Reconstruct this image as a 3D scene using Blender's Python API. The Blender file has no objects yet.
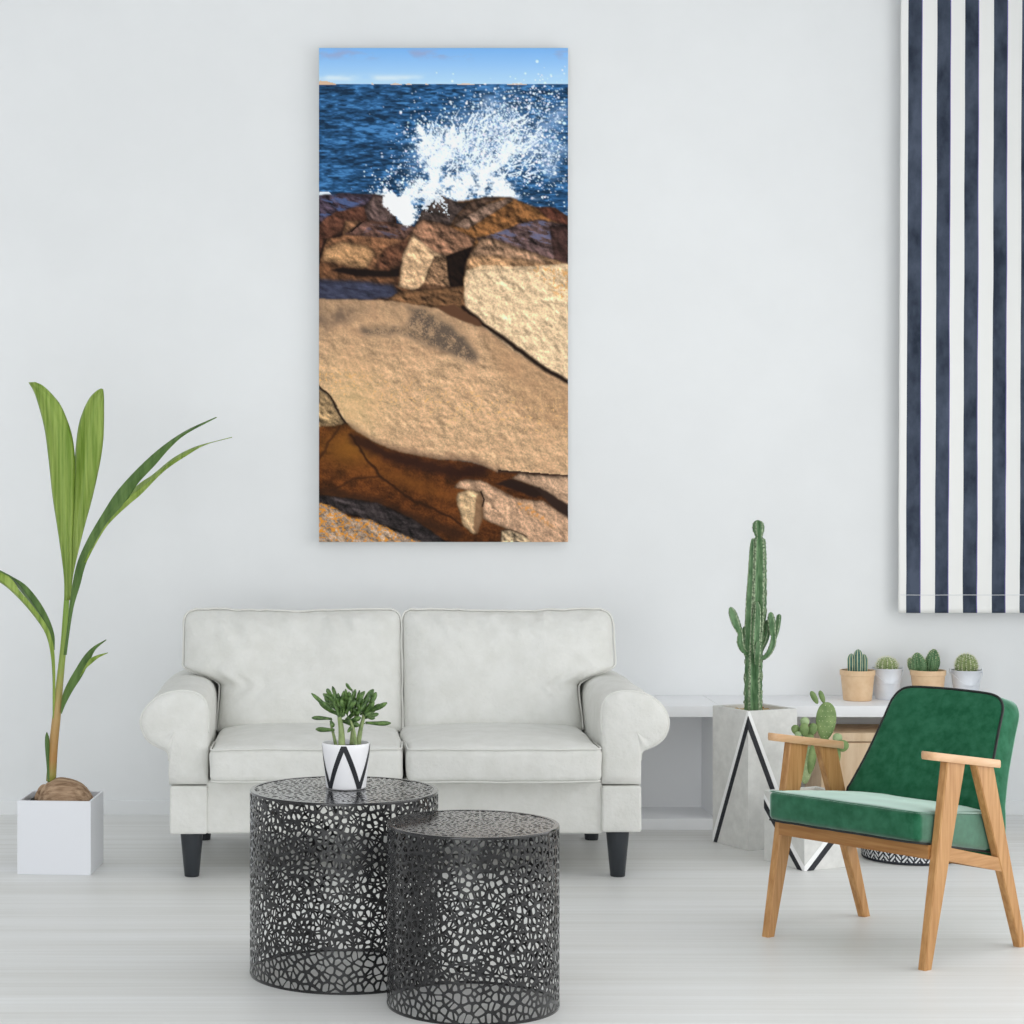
import bpy, bmesh, math, random
import numpy as np
from mathutils import Vector, Matrix, noise as mnoise

C = bpy.context.scene.collection
PI = math.pi
random.seed(7)

# ---------------------------------------------------------------- camera numbers
FPX, CX, CY, CAMH = 2150.0, 328.0, 470.0, 1.44
def W(px, py, d):
    """world point seen at photo pixel (px,py) at distance d in front of the camera (camera at the origin, looking along +Y)"""
    return Vector(((px - CX) * d / FPX, d, CAMH - (py - CY) * d / FPX))

# ---------------------------------------------------------------- object helpers
def mesh_obj(name, verts, faces, mat=None, parent=None, smooth=True, origin=None, mats=None, mat_idx=None, auto=None):
    me = bpy.data.meshes.new(name)
    if origin is not None:
        o = Vector(origin)
        verts = [(v[0] - o.x, v[1] - o.y, v[2] - o.z) for v in verts]
    me.from_pydata([tuple(v) for v in verts], [], faces)
    for m in (mats or ([mat] if mat else [])):
        me.materials.append(m)
    if mat_idx is not None:
        me.polygons.foreach_set('material_index', mat_idx)
    bm = bmesh.new(); bm.from_mesh(me)
    bmesh.ops.recalc_face_normals(bm, faces=bm.faces)
    bm.to_mesh(me); bm.free()
    if smooth:
        me.polygons.foreach_set('use_smooth', [True] * len(me.polygons))
        if auto:
            try:
                me.set_sharp_from_angle(angle=math.radians(auto))
            except Exception:
                pass
    ob = bpy.data.objects.new(name, me); C.objects.link(ob)
    if parent is not None:
        ob.parent = parent
    elif origin is not None:
        ob.location = origin
    return ob

def thing(name, label, cat, loc=(0, 0, 0), rotz=0.0, group=None):
    o = bpy.data.objects.new(name, None); C.objects.link(o)
    o.empty_display_size = 0.1
    o.location = loc; o.rotation_euler = (0, 0, rotz)
    o['label'] = label; o['category'] = cat
    if group: o['group'] = group
    return o

def tag(o, label, cat, group=None):
    o['label'] = label; o['category'] = cat
    if group: o['group'] = group
    return o

def structure(o):
    o['kind'] = 'structure'; return o

class MB:
    """collects shapes into one mesh"""
    def __init__(s): s.v = []; s.f = []; s.mi = []
    def add(s, verts, faces, mi=0):
        b = len(s.v); s.v += [tuple(p) for p in verts]
        s.f += [tuple(i + b for i in f) for f in faces]; s.mi += [mi] * len(faces); return s
    def build(s, name, mat=None, parent=None, smooth=True, origin=None, mats=None, auto=None):
        return mesh_obj(name, s.v, s.f, mat, parent, smooth, origin, mats, s.mi if mats else None, auto)

def box(x0, x1, y0, y1, z0, z1):
    v = [(x0,y0,z0),(x1,y0,z0),(x1,y1,z0),(x0,y1,z0),(x0,y0,z1),(x1,y0,z1),(x1,y1,z1),(x0,y1,z1)]
    f = [(0,3,2,1),(4,5,6,7),(0,1,5,4),(1,2,6,5),(2,3,7,6),(3,0,4,7)]
    return v, f

def bevel_box(x0, x1, y0, y1, z0, z1, r, seg=2):
    return rounded_box(x0, x1, y0, y1, z0, z1, r, (1, 1, 1), seg)

def rounded_box(x0, x1, y0, y1, z0, z1, r, n=(6, 6, 6), m=4, fn=None):
    lo = (x0, y0, z0); hi = (x1, y1, z1)
    ax = []
    for k in range(3):
        a, b = lo[k], hi[k]; rr = min(r, (b - a) * .499)
        L = [a + rr * i / m for i in range(m)]
        L += [a + rr + (b - a - 2 * rr) * i / n[k] for i in range(n[k] + 1)]
        L += [b - rr + rr * (i + 1) / m for i in range(m)]
        ax.append(L)
    rr = [min(r, (hi[k] - lo[k]) * .499) for k in range(3)]
    vid = {}; verts = []; faces = []
    def vert(i, j, k):
        key = (i, j, k)
        if key in vid: return vid[key]
        p = Vector((ax[0][i], ax[1][j], ax[2][k]))
        c = Vector([min(max(p[q], lo[q] + rr[q]), hi[q] - rr[q]) for q in range(3)])
        d = p - c
        if d.length > 1e-9:
            d = Vector([d[q] / rr[q] for q in range(3)])
            d.normalize(); p = c + Vector([d[q] * rr[q] for q in range(3)])
        vid[key] = len(verts); verts.append(p); return vid[key]
    N = [len(a) for a in ax]
    for k in (0, N[2] - 1):
        for i in range(N[0] - 1):
            for j in range(N[1] - 1):
                faces.append((vert(i,j,k), vert(i+1,j,k), vert(i+1,j+1,k), vert(i,j+1,k)))
    for j in (0, N[1] - 1):
        for i in range(N[0] - 1):
            for k in range(N[2] - 1):
                faces.append((vert(i,j,k), vert(i+1,j,k), vert(i+1,j,k+1), vert(i,j,k+1)))
    for i in (0, N[0] - 1):
        for j in range(N[1] - 1):
            for k in range(N[2] - 1):
                faces.append((vert(i,j,k), vert(i,j+1,k), vert(i,j+1,k+1), vert(i,j,k+1)))
    if fn: verts = [fn(p) for p in verts]
    return verts, faces

def lathe(profile, n=48, c=(0, 0), cap0=True, cap1=True):
    v = []; f = []
    for (r, z) in profile:
        for i in range(n):
            a = 2 * PI * i / n
            v.append((c[0] + r * math.cos(a), c[1] + r * math.sin(a), z))
    for k in range(len(profile) - 1):
        for i in range(n):
            j = (i + 1) % n
            f.append((k*n+i, k*n+j, (k+1)*n+j, (k+1)*n+i))
    if cap0: f.append(tuple(range(n - 1, -1, -1)))
    if cap1: f.append(tuple((len(profile) - 1) * n + i for i in range(n)))
    return v, f

def frames(pts, closed=False):
    n = len(pts); T = []
    for i in range(n):
        if closed: t = pts[(i+1) % n] - pts[i-1]
        else: t = pts[min(i+1, n-1)] - pts[max(i-1, 0)]
        T.append(t.normalized() if t.length > 1e-12 else Vector((0,0,1)))
    up = Vector((0, 0, 1)) if abs(T[0].z) < .9 else Vector((0, -1, 0))
    N = (up - T[0] * up.dot(T[0])).normalized(); out = []
    for i in range(n):
        N = N - T[i] * N.dot(T[i])
        if N.length < 1e-9: N = T[i].orthogonal()
        N.normalize(); out.append((T[i], N.copy(), T[i].cross(N)))
    return out

def tube(pts, rad, n=8, closed=False, flat=1.0):
    pts = [Vector(p) for p in pts]
    if not hasattr(rad, '__len__'): rad = [rad] * len(pts)
    fr = frames(pts, closed); v = []; f = []
    for p, r, (T, N, B) in zip(pts, rad, fr):
        for i in range(n):
            a = 2 * PI * i / n
            v.append(p + N * (r * math.cos(a)) + B * (r * flat * math.sin(a)))
    m = len(pts)
    for k in range(m if closed else m - 1):
        k2 = (k + 1) % m
        for i in range(n):
            j = (i + 1) % n
            f.append((k*n+i, k*n+j, k2*n+j, k2*n+i))
    if not closed:
        f.append(tuple(range(n - 1, -1, -1))); f.append(tuple((m-1)*n + i for i in range(n)))
    return v, f

def ellipsoid(c, r, rot=None, nu=14, nv=9, fn=None):
    v = []; f = []
    c = Vector(c)
    for j in range(1, nv):
        th = PI * j / nv
        for i in range(nu):
            a = 2 * PI * i / nu
            p = Vector((r[0]*math.sin(th)*math.cos(a), r[1]*math.sin(th)*math.sin(a), r[2]*math.cos(th)))
            if fn: p = fn(p)
            if rot: p = rot @ p
            v.append(c + p)
    t = Vector((0,0,r[2])); b = Vector((0,0,-r[2]))
    if rot: t = rot @ t; b = rot @ b
    v.append(c + t); v.append(c + b); ti = len(v) - 2; bi = ti + 1
    for j in range(nv - 2):
        for i in range(nu):
            k = (i + 1) % nu
            f.append((j*nu+i, (j+1)*nu+i, (j+1)*nu+k, j*nu+k))
    for i in range(nu):
        k = (i + 1) % nu
        f.append((ti, i, k)); f.append((bi, (nv-2)*nu+k, (nv-2)*nu+i))
    return v, f

def spline(pts, n):
    """Catmull-Rom through control points of any dimension -> n samples"""
    P = [np.array(p, float) for p in pts]
    P = [2*P[0]-P[1]] + P + [2*P[-1]-P[-2]]
    out = []; m = len(P) - 3
    for i in range(n):
        t = i / (n - 1) * m; k = min(int(t), m - 1); t -= k
        a, b, c, d = P[k:k+4]
        out.append(.5*((2*b) + (c-a)*t + (2*a-5*b+4*c-d)*t*t + (3*b-a-3*c+d)*t**3))
    return out

# ---------------------------------------------------------------- materials
def lin(c):
    r = []
    for x in c[:3]:
        x /= 255.0
        r.append(x/12.92 if x <= .04045 else ((x+.055)/1.055)**2.4)
    return tuple(r)
def rgba(c): return (*c, 1.0)

def new_mat(name):
    m = bpy.data.materials.new(name); m.use_nodes = True
    nt = m.node_tree; b = nt.nodes['Principled BSDF']
    return m, nt, b

def mat(name, col, rough=.6, metal=0.0, col2=None, scale=(8, 8, 8), detail=4, bump=0.0, bump_scale=None, bump_dist=.01,
        spec=.5, sheen=0.0, sheen_col=None, coat=0.0, ramp=(.35, .65), subsurf=0.0):
    m, nt, b = new_mat(name)
    b.inputs['Roughness'].default_value = rough
    b.inputs['Metallic'].default_value = metal
    b.inputs['Specular IOR Level'].default_value = spec
    b.inputs['Base Color'].default_value = rgba(col)
    if sheen:
        b.inputs['Sheen Weight'].default_value = sheen
        b.inputs['Sheen Roughness'].default_value = .28
        b.inputs['Sheen Tint'].default_value = rgba(sheen_col or (1, 1, 1))
    if coat:
        b.inputs['Coat Weight'].default_value = coat
        b.inputs['Coat Roughness'].default_value = .15
    tc = nt.nodes.new('ShaderNodeTexCoord')
    def nz(sc, det):
        mp = nt.nodes.new('ShaderNodeMapping'); mp.inputs['Scale'].default_value = sc
        nt.links.new(tc.outputs['Object'], mp.inputs['Vector'])
        n = nt.nodes.new('ShaderNodeTexNoise'); n.inputs['Scale'].default_value = 1.0
        n.inputs['Detail'].default_value = det; n.inputs['Roughness'].default_value = .6
        nt.links.new(mp.outputs['Vector'], n.inputs['Vector']); return n
    if col2 is not None:
        n = nz(scale, detail)
        r = nt.nodes.new('ShaderNodeValToRGB')
        r.color_ramp.elements[0].position = ramp[0]; r.color_ramp.elements[1].position = ramp[1]
        r.color_ramp.elements[0].color = rgba(col); r.color_ramp.elements[1].color = rgba(col2)
        nt.links.new(n.outputs['Fac'], r.inputs['Fac']); nt.links.new(r.outputs['Color'], b.inputs['Base Color'])
    if bump:
        n = nz(bump_scale or scale, detail)
        bp = nt.nodes.new('ShaderNodeBump'); bp.inputs['Strength'].default_value = bump
        bp.inputs['Distance'].default_value = bump_dist
        nt.links.new(n.outputs['Fac'], bp.inputs['Height']); nt.links.new(bp.outputs['Normal'], b.inputs['Normal'])
    return m

def wood(name, c1, c2, grain=(60, 60, 4), rough=.45, spec=.4):
    return mat(name, c1, rough, col2=c2, scale=grain, detail=6, bump=.08, bump_scale=grain, bump_dist=.003, spec=spec, ramp=(.3, .7))

M = {}
M['wall'] = mat('wall_paint', lin((232, 234, 235)), .9, col2=lin((236, 238, 239)), scale=(1.5, 1.5, 1.5), bump=.05, bump_scale=(160, 160, 160), bump_dist=.002, spec=.2)
M['ceiling'] = mat('ceiling_paint', lin((238, 239, 240)), .9, spec=.2)
M['skirting'] = mat('skirting_paint', lin((234, 236, 237)), .55)
M['shelf'] = mat('white_lacquer', lin((240, 241, 243)), .4)
M['linen'] = mat('white_cotton', lin((224, 224, 220)), .95, col2=lin((217, 217, 212)), scale=(14, 14, 14), detail=6, bump=.5, bump_scale=(26, 26, 26), bump_dist=.012, spec=.12)
M['linen_piping'] = mat('white_piping', lin((220, 220, 215)), .9, spec=.15)
M['black_leg'] = mat('black_paint', lin((46, 50, 55)), .45, spec=.4)
M['gunmetal'] = mat('gunmetal', lin((20, 20, 22)), .2, metal=.0, col2=lin((28, 28, 30)), scale=(6, 6, 6), spec=.35, coat=1.0)
M['gunmetal'].node_tree.nodes['Principled BSDF'].inputs['Coat IOR'].default_value = 1.3
M['white_gloss'] = mat('white_planter', lin((226, 228, 233)), .3, spec=.5)
M['spine_white'] = mat('white_spines', lin((236, 236, 214)), .7)
M['soil'] = mat('dark_soil', lin((28, 24, 22)), .95, col2=lin((60, 50, 42)), scale=(60, 60, 60), bump=.8, bump_scale=(80, 80, 80), bump_dist=.01)
M['husk'] = mat('coconut_husk', lin((122, 96, 74)), .9, col2=lin((188, 160, 132)), scale=(10, 60, 60), detail=8, bump=.7, bump_scale=(12, 80, 90), bump_dist=.008, spec=.15)
M['concrete'] = mat('concrete', lin((210, 210, 207)), .85, col2=lin((224, 224, 221)), scale=(22, 22, 22), detail=8, bump=.15, bump_scale=(70, 70, 70), bump_dist=.003, spec=.25)
M['black_inlay'] = mat('black_inlay', lin((24, 26, 34)), .5)
M['white_inlay'] = mat('white_inlay', lin((246, 246, 246)), .5)
M['gravel'] = mat('sand_gravel', lin((150, 120, 72)), .9, col2=lin((208, 180, 130)), scale=(90, 90, 90), bump=1, bump_scale=(90, 90, 90), bump_dist=.01)
M['velvet'] = mat('green_velvet', lin((26, 84, 56)), .8, col2=lin((46, 104, 76)), scale=(30, 30, 30), detail=7, spec=.1, sheen=1.0, sheen_col=lin((214, 248, 234)))
def velvet_sheen_tint(m, col):
    # grazing-angle sheen put into the base colour as a pale tint
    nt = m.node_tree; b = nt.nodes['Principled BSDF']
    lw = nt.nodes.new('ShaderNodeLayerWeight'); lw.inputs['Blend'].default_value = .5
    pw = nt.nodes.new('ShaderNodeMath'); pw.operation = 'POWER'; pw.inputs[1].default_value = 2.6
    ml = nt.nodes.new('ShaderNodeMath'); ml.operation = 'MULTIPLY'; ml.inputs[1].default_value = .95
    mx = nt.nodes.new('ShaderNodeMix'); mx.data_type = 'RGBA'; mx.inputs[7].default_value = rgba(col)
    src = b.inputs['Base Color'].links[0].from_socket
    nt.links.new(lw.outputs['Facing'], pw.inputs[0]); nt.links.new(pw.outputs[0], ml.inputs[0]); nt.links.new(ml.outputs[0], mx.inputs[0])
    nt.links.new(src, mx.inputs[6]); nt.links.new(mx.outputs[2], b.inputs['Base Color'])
M['velvet_seat_sheen'] = mat('green_velvet_seat_sheen', lin((26, 84, 56)), .8, col2=lin((46, 104, 76)), scale=(30, 30, 30), detail=7, spec=.1, sheen=1.0, sheen_col=lin((214, 248, 234)))
velvet_sheen_tint(M['velvet_seat_sheen'], lin((222, 240, 234)))
M['black_piping'] = mat('black_piping', lin((14, 22, 20)), .6)
M['oak_leg'] = wood('oak_upright', lin((160, 112, 62)), lin((196, 150, 98)), (90, 90, 5))
M['oak_long'] = wood('oak_rail', lin((146, 98, 52)), lin((180, 132, 80)), (5, 90, 90))
M['oak_side'] = wood('oak_side', lin((158, 112, 64)), lin((192, 146, 96)), (90, 5, 90))
M['oak_arm'] = wood('oak_armrest', lin((196, 152, 110)), lin((216, 180, 142)), (60, 6, 60), rough=.35)
M['plywood'] = wood('pale_plywood', lin((214, 184, 148)), lin((236, 212, 182)), (26, 26, 5), rough=.6)
M['terracotta'] = mat('tan_clay', lin((220, 184, 144)), .5, col2=lin((230, 198, 160)), scale=(20, 20, 20))
M['zinc'] = mat('zinc', lin((226, 230, 236)), .38, metal=.08, col2=lin((212, 217, 224)), scale=(14, 14, 14))
M['ceramic'] = mat('white_ceramic', lin((242, 242, 245)), .35)
M['weave_dark'] = mat('dark_weave', lin((40, 44, 52)), .8)
M['weave_light'] = mat('light_weave', lin((226, 228, 230)), .8)
M['spine'] = mat('cream_spines', lin((214, 216, 176)), .7)

def leaf_mat(name, c1, c2, scale, rough=.45, trans=.0, spec=.4, ramp=(.35, .65)):
    m = mat(name, c1, rough, col2=c2, scale=scale, detail=5, spec=spec, ramp=ramp)
    if trans:
        nt = m.node_tree; b = nt.nodes['Principled BSDF']; out = nt.nodes['Material Output']
        tr = nt.nodes.new('ShaderNodeBsdfTranslucent'); mx = nt.nodes.new('ShaderNodeMixShader')
        mx.inputs[0].default_value = trans
        src = b.inputs['Base Color'].links[0].from_socket
        nt.links.new(src, tr.inputs['Color'])
        nt.links.new(b.outputs[0], mx.inputs[1]); nt.links.new(tr.outputs[0], mx.inputs[2])
        nt.links.new(mx.outputs[0], out.inputs['Surface'])
    return m
M['palm_leaf'] = leaf_mat('palm_leaf_green', lin((122, 154, 52)), lin((178, 200, 104)), (80, 3, 3), trans=.3)
M['palm_dark'] = leaf_mat('palm_leaf_deep', lin((72, 104, 48)), lin((110, 142, 76)), (40, 4, 4), trans=.2)
def stem_mat():
    m, nt, b = new_mat('palm_stem')
    tc = nt.nodes.new('ShaderNodeTexCoord'); sp_ = nt.nodes.new('ShaderNodeSeparateXYZ'); nt.links.new(tc.outputs['Object'], sp_.inputs[0])
    mr = nt.nodes.new('ShaderNodeMapRange'); mr.inputs[1].default_value = .32; mr.inputs[2].default_value = .98
    nt.links.new(sp_.outputs['Z'], mr.inputs[0])
    r = nt.nodes.new('ShaderNodeValToRGB'); e = r.color_ramp.elements
    e[0].position = 0; e[0].color = rgba(lin((140, 146, 70))); e[1].position = 1; e[1].color = rgba(lin((126, 160, 62)))
    for p, c in ((.12, (170, 124, 66)), (.4, (178, 150, 96)), (.62, (138, 156, 72))):
        q = e.new(p); q.color = rgba(lin(c))
    nt.links.new(mr.outputs[0], r.inputs[0]); nt.links.new(r.outputs[0], b.inputs['Base Color']); b.inputs['Roughness'].default_value = .45
    return m
M['palm_stem'] = stem_mat()
M['cactus'] = leaf_mat('cactus_green', lin((62, 100, 60)), lin((112, 146, 104)), (60, 60, 16), rough=.5)
M['cactus_edge'] = leaf_mat('cactus_rib_edge', lin((178, 196, 160)), lin((52, 74, 44)), (150, 150, 150), rough=.6)
M['pad'] = leaf_mat('prickly_pear_green', lin((98, 124, 72)), lin((128, 150, 94)), (30, 30, 30), rough=.6)
M['pad_pale'] = leaf_mat('prickly_pear_pale', lin((136, 160, 116)), lin((166, 186, 140)), (30, 30, 30), rough=.6)
M['jade'] = leaf_mat('jade_leaf', lin((46, 74, 36)), lin((108, 138, 76)), (70, 70, 70), rough=.35)
M['jade_stem'] = leaf_mat('jade_stem', lin((110, 130, 78)), lin((150, 166, 110)), (60, 60, 30))
M['cactus_blue'] = leaf_mat('cactus_blue_green', lin((58, 100, 92)), lin((92, 134, 120)), (40, 40, 40))
M['cactus_lime'] = leaf_mat('cactus_yellow_green', lin((112, 132, 82)), lin((158, 172, 118)), (60, 60, 60))
# ---------------------------------------------------------------- the room
RX0, RX1, RY0, RY1, RZ = -3.0, 3.5, -0.6, 9.0, 3.75
def floor_mat():
    m, nt, b = new_mat('pale_wood_floor')
    b.inputs['Roughness'].default_value = .42
    b.inputs['Specular IOR Level'].default_value = .35
    tc = nt.nodes.new('ShaderNodeTexCoord')
    mp = nt.nodes.new('ShaderNodeMapping'); mp.inputs['Scale'].default_value = (.5, 26, 1)
    nt.links.new(tc.outputs['Object'], mp.inputs['Vector'])
    n = nt.nodes.new('ShaderNodeTexNoise'); n.inputs['Scale'].default_value = 1; n.inputs['Detail'].default_value = 7
    n.inputs['Roughness'].default_value = .65
    nt.links.new(mp.outputs['Vector'], n.inputs['Vector'])
    r = nt.nodes.new('ShaderNodeValToRGB')
    r.color_ramp.elements[0].position = .3; r.color_ramp.elements[1].position = .7
    r.color_ramp.elements[0].color = rgba(lin((218, 218, 215))); r.color_ramp.elements[1].color = rgba(lin((236, 237, 237)))
    nt.links.new(n.outputs['Fac'], r.inputs['Fac'])
    # broad boards
    mp2 = nt.nodes.new('ShaderNodeMapping'); mp2.inputs['Scale'].default_value = (.15, 3.2, 1)
    nt.links.new(tc.outputs['Object'], mp2.inputs['Vector'])
    n2 = nt.nodes.new('ShaderNodeTexNoise'); n2.inputs['Scale'].default_value = 1; n2.inputs['Detail'].default_value = 2
    nt.links.new(mp2.outputs['Vector'], n2.inputs['Vector'])
    r2 = nt.nodes.new('ShaderNodeValToRGB')
    r2.color_ramp.elements[0].position = .35; r2.color_ramp.elements[1].position = .65
    r2.color_ramp.elements[0].color = (.93, .925, .91, 1); r2.color_ramp.elements[1].color = (1, 1, 1, 1)
    nt.links.new(n2.outputs['Fac'], r2.inputs['Fac'])
    mx = nt.nodes.new('ShaderNodeMix'); mx.data_type = 'RGBA'; mx.blend_type = 'MULTIPLY'; mx.inputs[0].default_value = 1
    nt.links.new(r.outputs['Color'], mx.inputs[6]); nt.links.new(r2.outputs['Color'], mx.inputs[7])
    nt.links.new(mx.outputs[2], b.inputs['Base Color'])
    return m
M['floor'] = floor_mat()
structure(mesh_obj('floor', *box(RX0, RX1, RY0, RY1, -.06, 0), M['floor'], smooth=False))
structure(mesh_obj('wall_back', *box(RX0, RX1, RY1, RY1 + .12, 0, RZ), M['wall'], smooth=False))
structure(mesh_obj('ceiling', *box(RX0 - .12, RX1 + .12, RY0, RY1 + .12, RZ, RZ + .1), M['ceiling'], smooth=False))
# right wall with the tall window opening the daylight comes through
wr = MB()
WY0, WY1, WZ0, WZ1 = 2.2, 7.6, .12, 2.75
wr.add(*box(RX1, RX1 + .12, RY0, WY0, 0, RZ)); wr.add(*box(RX1, RX1 + .12, WY1, RY1 + .12, 0, RZ))
wr.add(*box(RX1, RX1 + .12, WY0, WY1, 0, WZ0)); wr.add(*box(RX1, RX1 + .12, WY0, WY1, WZ1, RZ))
structure(wr.build('wall_right', M['wall'], smooth=False))
bb = MB(); bb.add(*box(RX0, RX1, RY1 - .016, RY1, 0, .052)); bb.add(*box(RX0, RX1, RY1 - .012, RY1, .052, .057))
structure(bb.build('baseboard_back', M['skirting'], smooth=False))

# ---------------------------------------------------------------- camera
cam = bpy.data.cameras.new('camera'); co = bpy.data.objects.new('camera', cam); C.objects.link(co)
co.location = (0, 0, CAMH); co.rotation_euler = (PI / 2, 0, 0)
cam.sensor_width = 36; cam.sensor_fit = 'HORIZONTAL'; cam.lens = FPX / 1024 * 36
cam.shift_x = (512 - CX) / 1024; cam.shift_y = (CY - 512) / 1024
cam.clip_start = .05; cam.clip_end = 100
sc = bpy.context.scene; sc.camera = co

# ---------------------------------------------------------------- light
w = bpy.data.worlds.new('daylight'); sc.world = w; w.use_nodes = True
bg = w.node_tree.nodes['Background']; bg.inputs[0].default_value = (.96, .98, 1.0, 1); bg.inputs[1].default_value = 0.76
def area(name, loc, rot, sx, sy, power, col=(1, 1, 1)):
    l = bpy.data.lights.new(name, 'AREA'); l.shape = 'RECTANGLE'; l.size = sx; l.size_y = sy
    l.energy = power; l.color = col
    o = bpy.data.objects.new(name, l); C.objects.link(o); o.location = loc; o.rotation_euler = rot
    return o
area('window_daylight', (RX1 + .05, (WY0 + WY1) / 2, (WZ0 + WZ1) / 2), (0, math.radians(90), 0), WZ1 - WZ0 - .05, WY1 - WY0 - .05, 70, (1, .99, .98))
area('front_fill_light', (-1.4, RY0 - .1, 1.15), (math.radians(90), 0, 0), 4.4, 2.1, 135, (.97, .99, 1.0))  # unseen fill light added behind the camera to lift the shaded areas
sc.view_settings.view_transform = 'Standard'; sc.view_settings.look = 'None'
sc.view_settings.gamma = 1; sc.view_settings.use_curve_mapping = False
sc.view_settings.exposure = 0.0
sc.cycles.use_denoising = True
sc.cycles.max_bounces = 10; sc.cycles.diffuse_bounces = 6; sc.cycles.transparent_max_bounces = 16
# ---------------------------------------------------------------- canvas print: sea spray breaking over granite boulders
PRINT_K = 0.88          # printed inks are a little brighter than they read in the room
PX0, PX1, PY0, PY1 = 319.0, 568.0, 48.0, 542.0
NX, NY = 330, 652
rng = np.random.RandomState(3)
gx, gy = np.meshgrid(np.linspace(PX0, PX1, NX), np.linspace(PY0, PY1, NY))
def vn(x, y, seed):
    r = np.random.RandomState(seed); G = r.rand(256, 256)
    xi = np.floor(x).astype(int); yi = np.floor(y).astype(int); fx = x - xi; fy = y - yi
    fx = fx*fx*(3-2*fx); fy = fy*fy*(3-2*fy)
    a = G[yi % 256, xi % 256]; b = G[yi % 256, (xi+1) % 256]; c = G[(yi+1) % 256, xi % 256]; d = G[(yi+1) % 256, (xi+1) % 256]
    return (a*(1-fx)+b*fx)*(1-fy)+(c*(1-fx)+d*fx)*fy
def fbm(x, y, s, seed, o=4, ax=1.0):
    t = 0; amp = 1; tot = 0; f = 1.0 / s
    for k in range(o):
        t = t + amp * vn(x*f*ax + 17.3*k, y*f + 5.1*k, seed + k); tot += amp; amp *= .55; f *= 2.03
    return t / tot
wx = (fbm(gx, gy, 9, 50) - .5) * 5; wy = (fbm(gx, gy, 9, 60) - .5) * 5
def blur(a, r):
    r = int(r)
    if r < 1: return a
    k = np.exp(-.5 * (np.arange(-2*r, 2*r+1) / r) ** 2); k /= k.sum()
    p = np.pad(a, ((2*r, 2*r), (2*r, 2*r)), mode='edge')
    p = sum(k[i] * p[i:i + a.shape[0], :] for i in range(len(k)))
    return sum(k[i] * p[:, i:i + a.shape[1]] for i in range(len(k)))
def U(pts): return [(300 + x * .2832, 30 + y * .2832) for x, y in pts]
def L(pts): return [(300 + x * .2832, 280 + y * .2832) for x, y in pts]
def poly(pts, warp=.6, soft=0):
    x = gx + wx * warp; y = gy + wy * warp
    ins = np.zeros(gx.shape, bool); n = len(pts)
    for i in range(n):
        x1, y1 = pts[i]; x2, y2 = pts[(i+1) % n]
        if y1 == y2: continue
        c = ((y1 > y) != (y2 > y)) & (x < (x2-x1) * (y-y1) / (y2-y1) + x1)
        ins ^= c
    m = ins.astype(float)
    return blur(m, soft) if soft else m
img = np.zeros((NY, NX, 3))
def put(mask, col): 
    global img
    c = np.array(col, float)
    img = img * (1 - mask[..., None]) + mask[..., None] * c
def mul(mask, f):
    global img
    img = img * (1 - mask[..., None] * (1 - np.array(f, float)))
def line(pts, wd, warp=.5):
    x = gx + wx*warp; y = gy + wy*warp; d = np.full(gx.shape, 1e9)
    for (x1, y1), (x2, y2) in zip(pts[:-1], pts[1:]):
        dx, dy = x2-x1, y2-y1; t = np.clip(((x-x1)*dx+(y-y1)*dy)/(dx*dx+dy*dy+1e-9), 0, 1)
        d = np.minimum(d, np.hypot(x-x1-t*dx, y-y1-t*dy))
    return np.clip(1.3 - d / wd, 0, 1)
def seg_field(pts, s, wd_end=None):
    d = np.full(gx.shape, 0.0)
    for (x1, y1, w1), (x2, y2, w2) in zip(pts[:-1], pts[1:]):
        dx, dy = x2-x1, y2-y1; t = np.clip(((gx-x1)*dx+(gy-y1)*dy)/(dx*dx+dy*dy+1e-9), 0, 1)
        ww = w1 + (w2-w1)*t
        d = np.maximum(d, np.exp(-(np.hypot(gx-x1-t*dx, gy-y1-t*dy)/ww)**2))
    return d
G3 = lambda a: np.repeat(a[..., None], 3, 2)
# sky
t = np.clip((gy - 48) / 36, 0, 1)[..., None]
img = (1-t) * np.array([122, 176, 232]) + t * np.array([176, 212, 244])
cl = np.clip((fbm(gx, gy * 1.6, 17, 11, 5, .6) - .44) * 6, 0, 1) * np.exp(-((gy - 54) / 4.5) ** 2)
put(cl * .8, (150, 164, 204))
put(np.clip((fbm(gx, gy, 20, 15, 4, .4) - .52) * 5, 0, 1) * np.exp(-((gy - 78) / 3) ** 2) * .8, (216, 230, 246))
# sea
sea = (gy > 84).astype(float)
dep = np.clip((gy - 84) / 120, 0, 1)[..., None]
seac = (1-dep) * np.array([44, 90, 136]) + dep * np.array([42, 86, 130])
rip = fbm(gx + wx, gy * 2.2, 4.2, 21, 3, .6); rip2 = fbm(gx + wx, gy * 2.4, 16, 26, 4, .5)
wav = np.clip(.5 + 1.9 * (rip - .5) + 1.0 * (rip2 - .5), 0, 1)
seac = seac * (.52 + .72 * G3(wav)) + np.clip(G3(wav) - .7, 0, 1) * np.array([60., 64, 60])
img = img * (1 - sea[..., None]) + seac * sea[..., None]
put(poly([(316, 85), (320, 80.5), (326, 81), (336, 84), (336, 85)], .1), (214, 180, 150))
for a, b in ((371, 375), (389, 404), (405, 413), (455, 478), (504, 531), (425, 429)):
    put(poly([(a, 85), ((a+b)/2-1, 82.9), (b, 85)], .1), (220, 196, 176))
put(line([(319, 85.2), (568, 85.2)], .6, 0) * .5, (30, 66, 112))
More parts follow.
